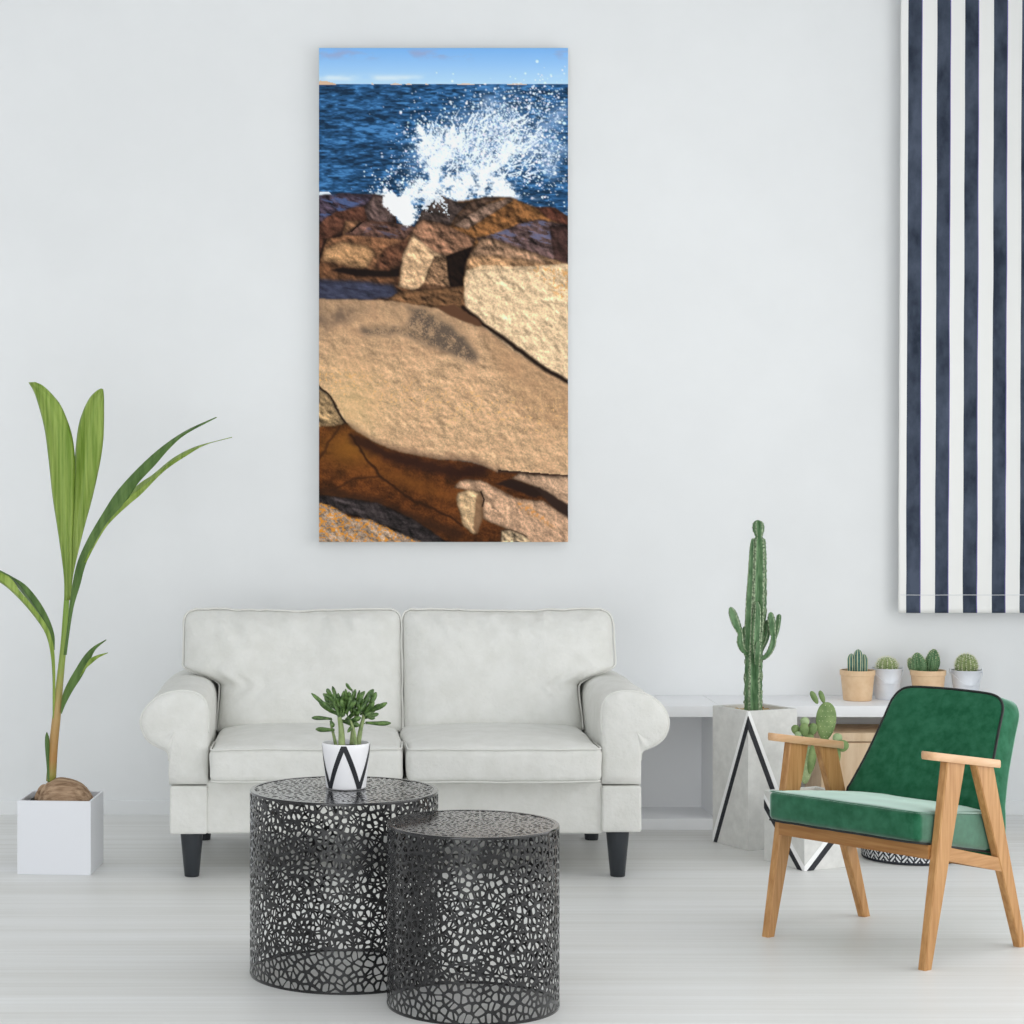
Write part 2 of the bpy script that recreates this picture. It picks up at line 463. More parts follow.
# spray
core = seg_field([(378, 195, 5), (398, 203, 12), (426, 186, 15), (455, 186, 17), (492, 180, 16), (508, 190, 12)], 1)
core = np.maximum(core, seg_field([(436, 184, 13), (434, 160, 14), (424, 140, 12), (420, 130, 5)], 1))
core = np.maximum(core, seg_field([(462, 186, 14), (490, 168, 14), (512, 152, 9)], 1))
core = np.maximum(core, seg_field([(440, 160, 8), (456, 140, 9), (452, 128, 3)], 1))
core = np.maximum(core, seg_field([(398, 205, 11), (412, 214, 8)], 1))
core = np.maximum(core, seg_field([(430, 192, 13), (470, 194, 13), (512, 194, 9)], 1))
veil = seg_field([(430, 160, 20), (470, 140, 24), (500, 122, 22), (488, 104, 9)], 1)
veil = np.maximum(veil, .95 * seg_field([(480, 165, 24), (515, 140, 22), (545, 150, 16), (552, 172, 7)], 1))
veil = np.maximum(veil, .8 * seg_field([(515, 150, 14), (548, 126, 13), (562, 112, 8)], 1))
veil = np.maximum(veil, .75 * seg_field([(545, 150, 9), (568, 150, 6)], 1))
mist = np.exp(-(((gx - 545) / 38) ** 2 + ((gy - 105) / 26) ** 2)) + .8 * np.exp(-(((gx - 505) / 60) ** 2 + ((gy - 150) / 50) ** 2)) + .7 * np.exp(-(((gx - 405) / 22) ** 2 + ((gy - 165) / 36) ** 2)) + .5 * np.exp(-(((gx - 540) / 30) ** 2 + ((gy - 195) / 18) ** 2))
n1 = fbm(gx, gy, 7, 31, 5); n2 = fbm(gx, gy, 2.0, 36, 3); n3 = fbm(gx + wx, gy + wy, 3.4, 41, 3)
fil = 1 - np.abs(2 * fbm(gx + 1.2*wx, gy + 1.2*wy, 6, 46, 3) - 1)
put(np.clip(veil * .95, 0, .75) * np.clip(.1 + 1.4 * n1, 0, 1), (134, 162, 200))
put(np.clip((veil * .62 + n3 * .85 + (fil - .8) * 1.1 - 1.0) * 3.2, 0, 1) * (veil > .3) * .9, (206, 220, 238))
put(np.clip((core * .95 + n1 * 1.7 + n2 * 1.0 - 1.66) * 1.9, 0, 1) * np.clip((core - .06) * 12, 0, 1), (240, 245, 252))
put(np.clip((core - .35) * 2.2, 0, 1) * np.clip((n2 - .5) * 2.6 + (n1 - .5) * 2, 0, 1) * .6, (178, 198, 222))
put(np.clip((core - .8) * 4, 0, 1) * np.clip((n1 - .38) * 4, 0, 1) * .75, (248, 251, 254))
# droplets and thrown strands of water
rd = np.random.RandomState(12)
sx_, sy_ = (NX - 1) / (PX1 - PX0), (NY - 1) / (PY1 - PY0)
def dot(x, y, r, a, c):
    ix, iy = (x - PX0) * sx_, (y - PY0) * sy_; R_ = r * sx_; k = int(R_ + 2)
    x0_, x1_, y0_, y1_ = int(ix) - k, int(ix) + k + 1, int(iy) - k, int(iy) + k + 1
    if x0_ < 0 or y0_ < 0 or x1_ >= NX or y1_ >= NY: return
    yy, xx_ = np.mgrid[y0_:y1_, x0_:x1_]
    m_ = (np.clip(R_ + .5 - np.hypot(xx_ - ix, yy - iy), 0, 1) * a)[..., None]
    img[y0_:y1_, x0_:x1_] = img[y0_:y1_, x0_:x1_] * (1 - m_) + m_ * np.array(c, float)
clouds = [(545, 100, 17, 12, 260), (500, 112, 22, 14, 260), (520, 140, 30, 20, 420), (548, 150, 16, 18, 260), (470, 140, 24, 18, 620), (492, 150, 26, 14, 620), (455, 150, 16, 20, 380), (510, 128, 18, 16, 320), (415, 150, 12, 24, 170), (398, 180, 14, 12, 130), (440, 150, 24, 30, 220), (545, 180, 16, 14, 110), (432, 212, 14, 8, 90), (384, 192, 8, 5, 50)]
for cx_, cy_, sx2, sy2, n_ in clouds:
    for _ in range(n_):
        dot(cx_ + rd.randn() * sx2, cy_ + rd.randn() * sy2, abs(rd.randn()) * .45 + .28, rd.uniform(.5, 1), (222 + rd.randint(30), 234 + rd.randint(18), 248))
for _ in range(260):
    bx_, by_ = rd.uniform(425, 540), rd.uniform(118, 178)
    an = math.atan2(by_ - 215, bx_ - 440) + rd.randn() * .32; ln = rd.uniform(4, 16); cv = rd.randn() * .05; w_ = rd.uniform(.35, .75)
    for q in range(int(ln / .5)):
        an += cv * .5; bx_ += math.cos(an) * .5; by_ += math.sin(an) * .5
        dot(bx_, by_, w_ * (1 - .6 * q * .5 / ln), .75, (232, 240, 250))
put(np.clip((fbm(gx, gy*2.4, 9, 71, 4, .7) - .55) * 8, 0, 1) * np.exp(-((gy - 198 - (gx - 510)*.28) / 6) ** 2) * (gx > 500) * .8, (190, 206, 226))
put(poly(U([(67, 572), (100, 570), (115, 583), (67, 588)]), .4), (220, 230, 240))
# boulders
put(poly(U([(60, 610), (330, 600), (342, 690), (415, 695), (430, 660), (500, 612), (640, 612), (740, 612), (960, 700), (960, 1150), (60, 1150)]), .3, 0), (46, 30, 24))
grain = 1.5 * (fbm(gx, gy, 1.1, 81, 2) - .5); mott = fbm(gx, gy, 11, 85, 5) - .5; strk = fbm(gx + gy*.5, gy * 2.5 - gx * .6, 8, 91, 5, .6) - .5
hgt = fbm(gx + wx, gy + wy, 7, 111, 5); emb = (np.roll(hgt, 2, 1) - np.roll(hgt, -2, 1)) * .8 + (np.roll(hgt, -2, 0) - np.roll(hgt, 2, 0)) * 1.0
def rock(pts, col, g=.35, m=.5, st=0.0, warp=.5, soft=1, e=1.25, edge=.5):
    k = poly(pts, warp, soft)
    c = np.array(col, float) * (1 + .6 * g * G3(grain) + .7 * m * G3(mott) + st * G3(strk) + e * G3(emb))
    c = np.maximum(c, 8) * (1 - edge * G3(np.clip((1 - blur(k, 3)) * 1.7, 0, 1)))
    put(k, np.zeros(3)); 
    global img
    img = img + c * k[..., None]
    return k
pool = rock(U([(60, 800), (350, 840), (560, 860), (640, 900), (640, 1100), (60, 1100)]), (92, 62, 42), .2, .5, .6)
rock(U([(60, 880), (200, 885), (330, 900), (360, 940), (250, 955), (60, 960)]), (58, 60, 78), .15, .3, .9, soft=2, e=.3, edge=.3)
rock(U([(405, 700), (430, 640), (500, 585), (545, 608), (640, 592), (745, 590), (830, 622), (900, 628), (945, 660), (960, 800), (700, 800), (600, 760)]), (122, 82, 48), .35, .5, .6)
rock(U([(405, 700), (430, 640), (500, 585), (560, 610), (600, 606), (530, 690), (480, 700)]), (70, 58, 54), .4, .5, .7)
rock(U([(540, 690), (640, 620), (740, 592), (752, 602), (680, 650), (590, 705)]), (134, 108, 92), .35, .4, .6)
rock(U([(600, 606), (640, 592), (720, 590), (640, 622), (560, 680), (530, 690)]), (84, 64, 52), .35, .5, .5)
rock(U([(830, 622), (900, 628), (945, 660), (960, 700), (870, 665)]), (88, 52, 40), .35, .5, .4)
rock(U([(620, 735), (700, 720), (780, 680), (840, 668), (960, 690), (960, 850), (780, 800), (640, 760)]), (92, 72, 70), .3, .5, 1.2)
put(poly(U([(660, 728), (790, 682), (850, 672), (940, 695), (940, 770), (820, 770)]), .3, 1) * np.clip(strk * 8 + .1, 0, 1) * .7, (96, 104, 140))
rock(U([(880, 690), (960, 690), (960, 850), (900, 815)]), (66, 46, 42), .3, .6, .4)
rock(U([(60, 585), (150, 577), (250, 580), (322, 588), (334, 680), (250, 690), (170, 690), (95, 745), (60, 830)]), (82, 52, 40), .35, .6, .5)
rock(U([(60, 583), (180, 578), (262, 584), (240, 620), (130, 640), (60, 690)]), (74, 62, 74), .3, .4, 1.0)
rock(U([(262, 584), (322, 588), (334, 680), (238, 675), (226, 630)]), (92, 74, 70), .35, .5, .3)
put(poly(U([(60, 583), (180, 578), (250, 586), (190, 625), (60, 670)]), .3, 1) * np.clip((strk + mott * .4) * 7 + .25, 0, 1) * .75, (72, 96, 144))
put(line(U([(60, 830), (95, 745), (150, 722)]), 2.2, .6), (24, 14, 12))
k = rock(U([(70, 818), (95, 735), (150, 725), (165, 672), (290, 682), (392, 688), (408, 700), (380, 780), (352, 832), (310, 852), (200, 845)]), (136, 94, 66), .35, .6, .4)
rock(U([(165, 672), (290, 682), (392, 688), (406, 702), (370, 742), (250, 730), (150, 722)]), (100, 72, 62), .3, .5, 1.0)
put(poly(U([(175, 680), (225, 676), (185, 712), (168, 715)]), .3, 0) , (24, 16, 14))
put(poly(U([(240, 690), (390, 695), (340, 735), (220, 728)]), .3, 1) * np.clip(strk * 8 + .1, 0, 1) * .6, (70, 74, 100))
rock(U([(85, 770), (150, 745), (240, 760), (270, 790), (240, 842), (180, 838), (78, 815)]), (168, 128, 90), .4, .6, .3, soft=2, e=.8)
rock(U([(300, 770), (390, 735), (382, 780), (352, 832), (310, 852), (262, 840)]), (92, 60, 44), .35, .5, .3, soft=2)
rock(U([(160, 675), (215, 672), (175, 710), (150, 722)]), (148, 106, 76), .35, .4)
put(poly(U([(105, 850), (150, 838), (310, 852), (352, 840), (352, 872), (200, 870)]), .4, 1), (26, 18, 15))
rock(U([(405, 695), (432, 668), (500, 680), (560, 708), (622, 738), (606, 768), (515, 800), (470, 798), (380, 742)]), (134, 98, 76), .35, .5, .9)
rock(U([(400, 718), (470, 780), (520, 800), (534, 912), (420, 928), (348, 908), (362, 792)]), (206, 168, 130), .4, .5, .3, e=.75)
rock(U([(470, 800), (520, 800), (534, 912), (410, 926), (440, 890)]), (146, 112, 84), .7, 1.0, .6)
put(poly(U([(405, 928), (440, 893), (530, 905), (530, 920), (440, 930)]), .5, 1) * .6, (70, 44, 30))
rock(U([(514, 800), (608, 766), (580, 830), (578, 910), (540, 930), (530, 905)]), (26, 17, 13), .3, .5)
# big pale boulder on the right
rock(U([(575, 890), (590, 810), (640, 735), (700, 745), (850, 795), (960, 830), (960, 1100), (700, 1100)]) , (172, 132, 96), .35, .4, .5)
rock(U([(640, 735), (700, 745), (850, 795), (890, 830), (700, 800), (600, 800)]), (156, 122, 96), .35, .4, .5, soft=2)
slab_top = L([(60, 68), (300, 72), (480, 98), (545, 130), (640, 165), (760, 255), (960, 372), (960, 700), (830, 692), (760, 680), (700, 682), (600, 640), (480, 634), (350, 610), (250, 570), (165, 512), (130, 450), (60, 370)])
rock(L([(350, 40), (600, 20), (700, 180), (640, 165), (545, 130), (480, 98), (300, 72)]), (112, 80, 54), .25, .5, .8)
rock(U([(578, 895), (585, 850), (640, 832), (820, 835), (960, 842), (960, 1300), (700, 1100), (600, 1010)]), (226, 192, 152), .35, .3, .3, e=.6, edge=.1)
big = rock(L([(577, 60), (600, -30), (960, -60), (960, 362), (860, 312), (720, 208), (640, 152), (590, 112)]), (226, 194, 156), .38, .3, .2, e=.55, edge=.2)
put(poly(U([(790, 830), (960, 842), (960, 1020), (880, 900)]), .8, 4) * np.clip((n2 - .5) * 5, 0, 1) * .7, (214, 150, 80))
# great smooth slab
slab = rock(slab_top, (206, 168, 130), .42, .4, .3, e=.42, edge=.12)
sh = np.clip((gy - 430) / 40, 0, 1)
put(slab * np.clip(1 - (gy - 300) / 80, 0, 1) * .5, (150, 120, 92))
put(slab * np.clip((mott + .1) * 3, 0, 1) * .3, (170, 128, 98))
put(slab * np.exp(-((gx - 350) / 34) ** 2 - ((gy - 408) / 40) ** 2) * .5, (218, 184, 130))
put(slab * poly(L([(360, 85), (460, 110), (540, 160), (600, 230), (625, 285), (560, 280), (440, 225), (330, 195), (240, 190), (200, 165), (370, 165), (395, 120)]), 2.6, 3) * np.clip(.75 + 2.2 * mott + 1.2 * grain, .15, 1), (98, 84, 72))
put(slab * poly(L([(60, 80), (260, 95), (200, 130), (140, 160), (60, 200)]), 2.0, 4) * np.clip(.6 + 2.5 * mott, 0, 1) * .8, (106, 88, 74))
put(slab * poly(L([(640, 165), (960, 372), (960, 560), (800, 480), (700, 330)]), 1.5, 9) * .4, (148, 112, 80))
put(slab * np.clip((n2 - .66) * 9, 0, 1) * np.exp(-((gy - 402 - (gx-440)*.16) / 20) ** 2) * .9, (226, 158, 74))
put(slab * np.clip((n2 - .60) * 6, 0, 1) * np.exp(-((gy - 408 - (gx-420)*.1) / 34) ** 2) * .5, (232, 206, 168))
put(slab * line(L([(165, 520), (250, 575), (350, 612), (480, 636), (600, 644), (700, 684)]), 7, 1) * .55, (96, 74, 60))
put(line(L([(575, 95), (640, 152), (720, 208), (860, 312), (950, 362)]), 2.6, .4), (30, 20, 16))
put(poly(L([(480, 98), (545, 85), (640, 150), (640, 165), (560, 140)]), .6, 1), (92, 62, 44))
# small rock and the brown pool lower left
rock(L([(60, 372), (110, 420), (165, 512), (130, 522), (60, 522)]), (160, 132, 96), .45, .4)
put(line(L([(60, 370), (110, 415), (150, 490), (165, 512)]), 1.3, .6), (40, 28, 20))
put(poly(L([(700, 670), (960, 690), (960, 860), (700, 760)]), .2, 0), (52, 36, 28))
pl = poly(L([(60, 520), (165, 510), (250, 568), (350, 608), (480, 632), (600, 640), (700, 680), (770, 682), (860, 760), (960, 820), (960, 960), (60, 960)]), .5, 1)
pc = np.array([86, 48, 22.]) * (1 + 1.0 * G3(mott) + .4 * G3(grain) + .5 * G3(strk))
img = img * (1 - pl[..., None]) + pc * pl[..., None]
put(pl * np.exp(-((gx - 352) / 30) ** 2 - ((gy - 448) / 18) ** 2) * .8, (136, 88, 32))
put(pl * np.exp(-((gx - 410) / 46) ** 2 - ((gy - 482 - (gx - 410)*.35) / 10) ** 2) * .6, (128, 76, 30))
put(pl * line(L([(200, 560), (300, 615), (420, 650), (560, 680), (640, 670)]), 8, 1.4) * .85, (44, 24, 18))
put(pl * line(L([(180, 545), (240, 640), (285, 695), (400, 780), (520, 830), (570, 870)]), 1.6, .8) * .8, (42, 24, 12))
put(pl * line(L([(110, 745), (200, 700), (285, 695)]), 1.4, .8) * .6, (48, 28, 14))
put(pl * line(L([(70, 630), (110, 560), (140, 520)]), 1.6, .8) * .6, (48, 28, 14))
put(pl * line(L([(70, 745), (240, 775), (420, 850), (560, 900)]), 6, 1.2) * .7, (46, 28, 18))
rock(L([(60, 760), (180, 770), (270, 785), (400, 845), (530, 930), (420, 935), (300, 870), (180, 830), (60, 800)]), (50, 44, 44), .6, .8, 1.6, e=1.2)
lich = rock(L([(60, 782), (110, 800), (180, 838), (260, 850), (330, 885), (450, 935), (60, 935)]), (160, 138, 120), .7, .5, .4, e=.8)
put(lich * np.clip((fbm(gx + wx, gy * 1.5 + wy, 2.2, 101, 4) - .52) * 9, 0, 1) * .9, (218, 142, 48))
# rocks lower right
rock(L([(745, 700), (775, 680), (830, 690), (960, 694), (960, 815), (900, 770), (845, 735)]), (184, 150, 122), .5, .4, e=.7)
put(poly(L([(690, 720), (745, 700), (845, 735), (865, 762), (830, 768)]), .5, 1), (40, 26, 20))
put(poly(L([(830, 735), (870, 745), (960, 800), (960, 860), (880, 790)]), .4, 1), (48, 34, 28))
rock(L([(545, 735), (565, 706), (640, 706), (700, 738), (760, 770), (860, 780), (920, 820), (960, 850), (960, 935), (800, 930), (730, 880), (645, 842), (640, 750)]), (192, 154, 124), .5, .4, e=.7)
put(poly(L([(760, 770), (860, 830), (900, 880), (840, 840), (770, 800)]), 1, 2) * np.clip((n2 - .45) * 5, 0, 1), (216, 150, 84))
rock(L([(552, 770), (560, 750), (605, 738), (640, 750), (645, 842), (625, 900), (600, 895), (572, 862)]), (204, 170, 130), .45, .4, e=.7)
put(poly(L([(622, 760), (642, 752), (646, 842), (628, 898), (612, 880)]), .4, 1) * .75, (116, 84, 60))
put(line(L([(640, 748), (650, 775), (644, 800)]), 1.0, .3), (40, 28, 22))
rock(L([(706, 935), (712, 885), (745, 880), (800, 905), (830, 935)]), (204, 176, 140), .5, .4)
put(line(L([(706, 935), (712, 885), (745, 880), (800, 905)]), .8, .3) * .6, (60, 42, 32))
# foam in front of the rocks
put(np.clip((seg_field([(394, 203, 11), (402, 212, 12), (408, 218, 9)], 1) * 1.5 + n1 + n2*.4 - 1.25) * 3.5, 0, 1), (246, 249, 253))
put(np.clip((seg_field([(420, 210, 8), (438, 200, 9), (448, 214, 5)], 1) * .5 + n2 - .95) * 8, 0, 1), (214, 220, 226))

px = np.clip(img, 0, 255) / 255.0
pl_ = np.where(px <= .04045, px / 12.92, ((px + .055) / 1.055) ** 2.4)
pl_ = np.clip(pl_ / PRINT_K, 0, .97)
cd_f = 8.942
Xs = (gx - CX) * cd_f / FPX; Zs = CAMH - (gy - CY) * cd_f / FPX
verts = np.stack([Xs, np.full_like(Xs, cd_f), Zs], -1).reshape(-1, 3)
idx = np.arange(NX * NY).reshape(NY, NX)
F = np.stack([idx[:-1, :-1], idx[1:, :-1], idx[1:, 1:], idx[:-1, 1:]], -1).reshape(-1, 4)
x0, x1 = Xs[0, 0], Xs[0, -1]; z1, z0 = Zs[0, 0], Zs[-1, 0]
def print_mat():
    m, nt, b = new_mat('printed_canvas')
    a = nt.nodes.new('ShaderNodeAttribute'); a.attribute_name = 'ink'
    nt.links.new(a.outputs['Color'], b.inputs['Base Color'])
    b.inputs['Roughness'].default_value = .75; b.inputs['Specular IOR Level'].default_value = .12
    return m
o = thing('canvas_picture', 'tall canvas print of sea spray over brown boulders on the wall above the sofa', 'picture', ((x0+x1)/2, 8.97, z0))
me = bpy.data.meshes.new('printed_face')
me.vertices.add(len(verts)); me.vertices.foreach_set('co', (verts - np.array([o.location])).ravel())
me.loops.add(F.size); me.loops.foreach_set('vertex_index', F.ravel().astype(np.int32))
me.polygons.add(len(F)); me.polygons.foreach_set('loop_start', np.arange(0, F.size, 4, dtype=np.int32))
me.update(calc_edges=True)
at = me.color_attributes.new('ink', 'FLOAT_COLOR', 'POINT')
at.data.foreach_set('color', np.concatenate([pl_.reshape(-1, 3), np.ones((NX*NY, 1))], 1).ravel().astype(np.float32))
me.materials.append(print_mat())
fo = bpy.data.objects.new('printed_face', me); C.objects.link(fo); fo.parent = o
M['canvas_edge'] = mat('canvas_edge', lin((196, 196, 194)), .9)
mesh_obj('stretched_canvas', *box(x0, x1, cd_f + .0006, 8.998, z0, z1), M['canvas_edge'], o, smooth=False, origin=o.location)

# ---------------------------------------------------------------- striped fabric blind
M['stripe_navy'] = mat('navy_cotton', lin((46, 54, 68)), .9, col2=lin((82, 91, 108)), scale=(9, 9, 5), detail=7, bump=.4, bump_scale=(9, 9, 5), bump_dist=.01, spec=.15)
M['stripe_white'] = mat('white_stripe_cotton', lin((243, 243, 241)), .9, bump=.2, bump_scale=(9, 9, 5), bump_dist=.01, spec=.15)
M['stripe_edge'] = mat('violet_stripe_edge', lin((120, 112, 178)), .9, spec=.1)
M['stitch'] = mat('pale_stitch', lin((222, 224, 228)), .9)
YB = 8.93
bx0 = (901.6 - CX) * YB / FPX
s_ = YB / FPX
edges = [(0, 7.6, 1)]
xx = 7.6
cols = []
cur = 0.0
layout = [('w', 7.5)]
for k in range(6): layout += [('n', 13.3), ('e', .7), ('w', 14.35)]
layout[-1] = ('w', 7.5)
zt, zb = RZ - .01, CAMH - (613 - CY) * s_
vs = []; fs = []; mi = []
xe = [0.0]; kinds = []
for kd, wd in layout:
    nsub = 3 if kd != 'e' else 1
    for q in range(nsub): xe.append(xe[-1] + wd / nsub); kinds.append(kd)
NR = 130
def bl(xpx, t, back=0):
    # t 0 at the top .. 1 at the hem; edges spread a touch towards the hem
    x = bx0 + (xpx - 3.0 * t * (1 - xpx / 800)) * s_
    z = zt + (zb - zt) * t
    y = YB + .004 * math.sin(xpx * .11 + 1.3 * t) + .006 * mnoise.noise(Vector((xpx * .03, t * 9, 2))) + .0035 * t * mnoise.noise(Vector((xpx * .09 + t * 14, t * 26, 5))) + back
    return (x, y, z)
for j in range(NR + 1):
    for x in xe: vs.append(bl(x, j / NR))
nxe = len(xe)
for j in range(NR):
    for i in range(nxe - 1):
        fs.append((j*nxe+i, (j+1)*nxe+i, (j+1)*nxe+i+1, j*nxe+i+1)); mi.append({'n': 0, 'w': 1, 'e': 2}[kinds[i]])
ob = thing('fabric_blind', 'navy and white striped fabric blind hanging on the wall above the potted cacti', 'blind', ((bx0 + bl(xe[-1], 1)[0]) / 2, YB, zb))
fb = mesh_obj('fabric_panel', vs, fs, None, ob, True, ob.location, [M['stripe_navy'], M['stripe_white'], M['stripe_edge']], mi)
sm = fb.modifiers.new('thickness', 'SOLIDIFY'); sm.thickness = .004; sm.offset = -1
hz = CAMH - (595 - CY) * s_; th = (hz - zt) / (zb - zt)
hp = [Vector(bl(x, th)) + Vector((0, -.0012, 0)) for x in np.linspace(2, xe[-1] - 2, 60)]
mesh_obj('hem_stitching', *tube(hp, .0013, 5), M['stitch'], ob, True, ob.location)
# ---------------------------------------------------------------- white two-seat sofa
SX, SY = .27, 8.0
sofa = thing('sofa', 'white slipcovered two-seat sofa with rolled arms and black tapered legs', 'sofa', (SX, SY, 0))
so = sofa.location
def fold(p, amp=.004, s=7.0, seed=0):
    return (mnoise.noise(Vector((p.x * s, p.y * s + seed, p.z * s))) + .5 * mnoise.noise(Vector((p.x * s * 2.3, p.y * s * 2.3, p.z * s * 2.3 + seed)))) * amp
def cloth(p, amp=.004, s=7.0, seed=0):
    return Vector((p.x + fold(p, amp, s, seed), p.y + fold(p, amp, s, seed + 9), p.z + fold(p, amp * .5, s, seed + 17)))
# seat base with its front skirt
b = MB(); b.add(*rounded_box(-.43, .968, 7.572, 8.40, .158, .347, .012, (24, 4, 6), 3, lambda p: cloth(p, .003, 6)))
b.build('seat_base', M['linen'], sofa, True, so)
for sgn, xa, xb in ((-1, -.558, -.424), (1, .962, 1.103)):
    b = MB(); b.add(*rounded_box(xa, xb, 7.558, 8.44, .158 if sgn < 0 else .165, .329, .010, (6, 14, 6), 3, lambda p: cloth(p, .003, 8, 3)))
    b.build('arm_skirt', M['linen'], sofa, True, so)
# rolled arms: profile (outward offset from the inner face, height)
prof = [(0, .333), (.001, .42), (.0, .52), (.0, .575), (.004, .612), (.016, .638), (.038, .654), (.068, .662), (.10, .663), (.135, .658), (.17, .645), (.203, .622), (.228, .590),
        (.239, .560), (.236, .528), (.222, .498), (.200, .477), (.172, .463), (.152, .455), (.141, .443), (.138, .42), (.139, .38), (.138, .333)]
prof = [tuple(p) for p in spline(prof, 70)]
cxp = sum(p[0] for p in prof) / len(prof); cyp = .52
for sgn, xi in ((-1, -.421), (1, .9625)):
    ys = [(7.545, .0), (7.547, .5), (7.552, .84), (7.560, .96), (7.572, 1.0), (7.60, 1.0)] + [(7.60 + (8.43 - 7.60) * k / 16, 1.0) for k in range(1, 17)] + [(8.44, .97), (8.445, .8), (8.446, 0)]
    v = []; f = []; n = len(prof)
    for (y, k) in ys:
        sc_ = 1 if k == 1 else None
        for (ox, z) in prof:
            if k >= .96: px_, pz_ = ox + (cxp - ox) * (1 - k) * .6, z + (cyp - z) * (1 - k) * .6
            else: px_, pz_ = cxp + (ox - cxp) * k * .98, cyp + (z - cyp) * k * .98
            p = Vector((xi + sgn * px_, y, pz_))
            q = cloth(p, .0035, 8, 5)
            # gathers where the roll meets the post
            q.y -= .004 * math.exp(-((z - .45) / .02) ** 2) * (1 if y < 7.58 else 0) * math.sin(ox * 90)
            v.append(q)
    m = len(ys)
    for a in range(m - 1):
        for i in range(n):
            j = (i + 1) % n
            f.append((a*n+i, a*n+j, (a+1)*n+j, (a+1)*n+i))
    arm = mesh_obj('rolled_arm', v, f, M['linen'], sofa, True, so)
    pp = [cloth(Vector((xi + sgn * ox, 7.566, z)), .0035, 8, 5) for ox, z in prof[6:64]]
    mesh_obj('piping', *tube(pp, .0035, 6), M['linen_piping'], arm, True, so)
# back frame
b = MB(); b.add(*rounded_box(-.54, 1.085, 8.28, 8.46, .16, .80, .05, (12, 3, 8), 4, lambda p: cloth(p, .003, 6, 30)))
b.build('back_frame', M['linen'], sofa, True, so)
# seat cushions
for k, (xa, xb) in enumerate(((-.413, .266), (.272, .956))):
    zc = .348; ztp = .470
    def fn(p, xa=xa, xb=xb, k=k):
        u = (p.x - xa) / (xb - xa); w_ = (p.y - 7.49) / .66
        up = max(0, (p.z - .42) / .05)
        crown = .028 * max(0, 1 - (2*u - 1) ** 4) * max(0, min(1, w_ * 4)) ** .7
        q = Vector(p); q.z += crown * min(1, up)
        q.y -= .014 * (1 - (2*u - 1) ** 6) * (1 - min(1, max(0, w_)) * 3 if w_ < .33 else 0)
        d = cloth(q, .006, 6, 40 + 7 * k)
        return d
    b = MB(); b.add(*rounded_box(xa, xb, 7.49, 8.15, zc, ztp, .028, (22, 16, 4), 5, fn))
    cu = b.build('seat_cushion', M['linen'], sofa, True, so)
    for zz, yy in ((.4655, 7.4955), (.354, 7.4955)):
        pts = [Vector((xa + .004, 7.70, zz)), Vector((xa + .003, 7.56, zz))]
        pts += [Vector((xa + .006 + .022 * (1 - math.cos(t)), 7.5175 - .022 * math.sin(t), zz)) for t in np.linspace(0, PI/2, 6)]
        pts += [Vector((xa + .03 + (xb - xa - .06) * t, 7.4955, zz)) for t in np.linspace(0, 1, 24)]
        pts += [Vector((xb - .028 + .022 * math.sin(t), 7.4955 + .022 * (1 - math.cos(t)), zz)) for t in np.linspace(0, PI/2, 6)]
        pts += [Vector((xb - .003, 7.56, zz)), Vector((xb - .004, 7.70, zz))]
        pts = [fn(p) + Vector((0, -.002, 0)) for p in pts]
        mesh_obj('piping', *tube(pts, .0032, 6), M['linen_piping'], cu, True, so)
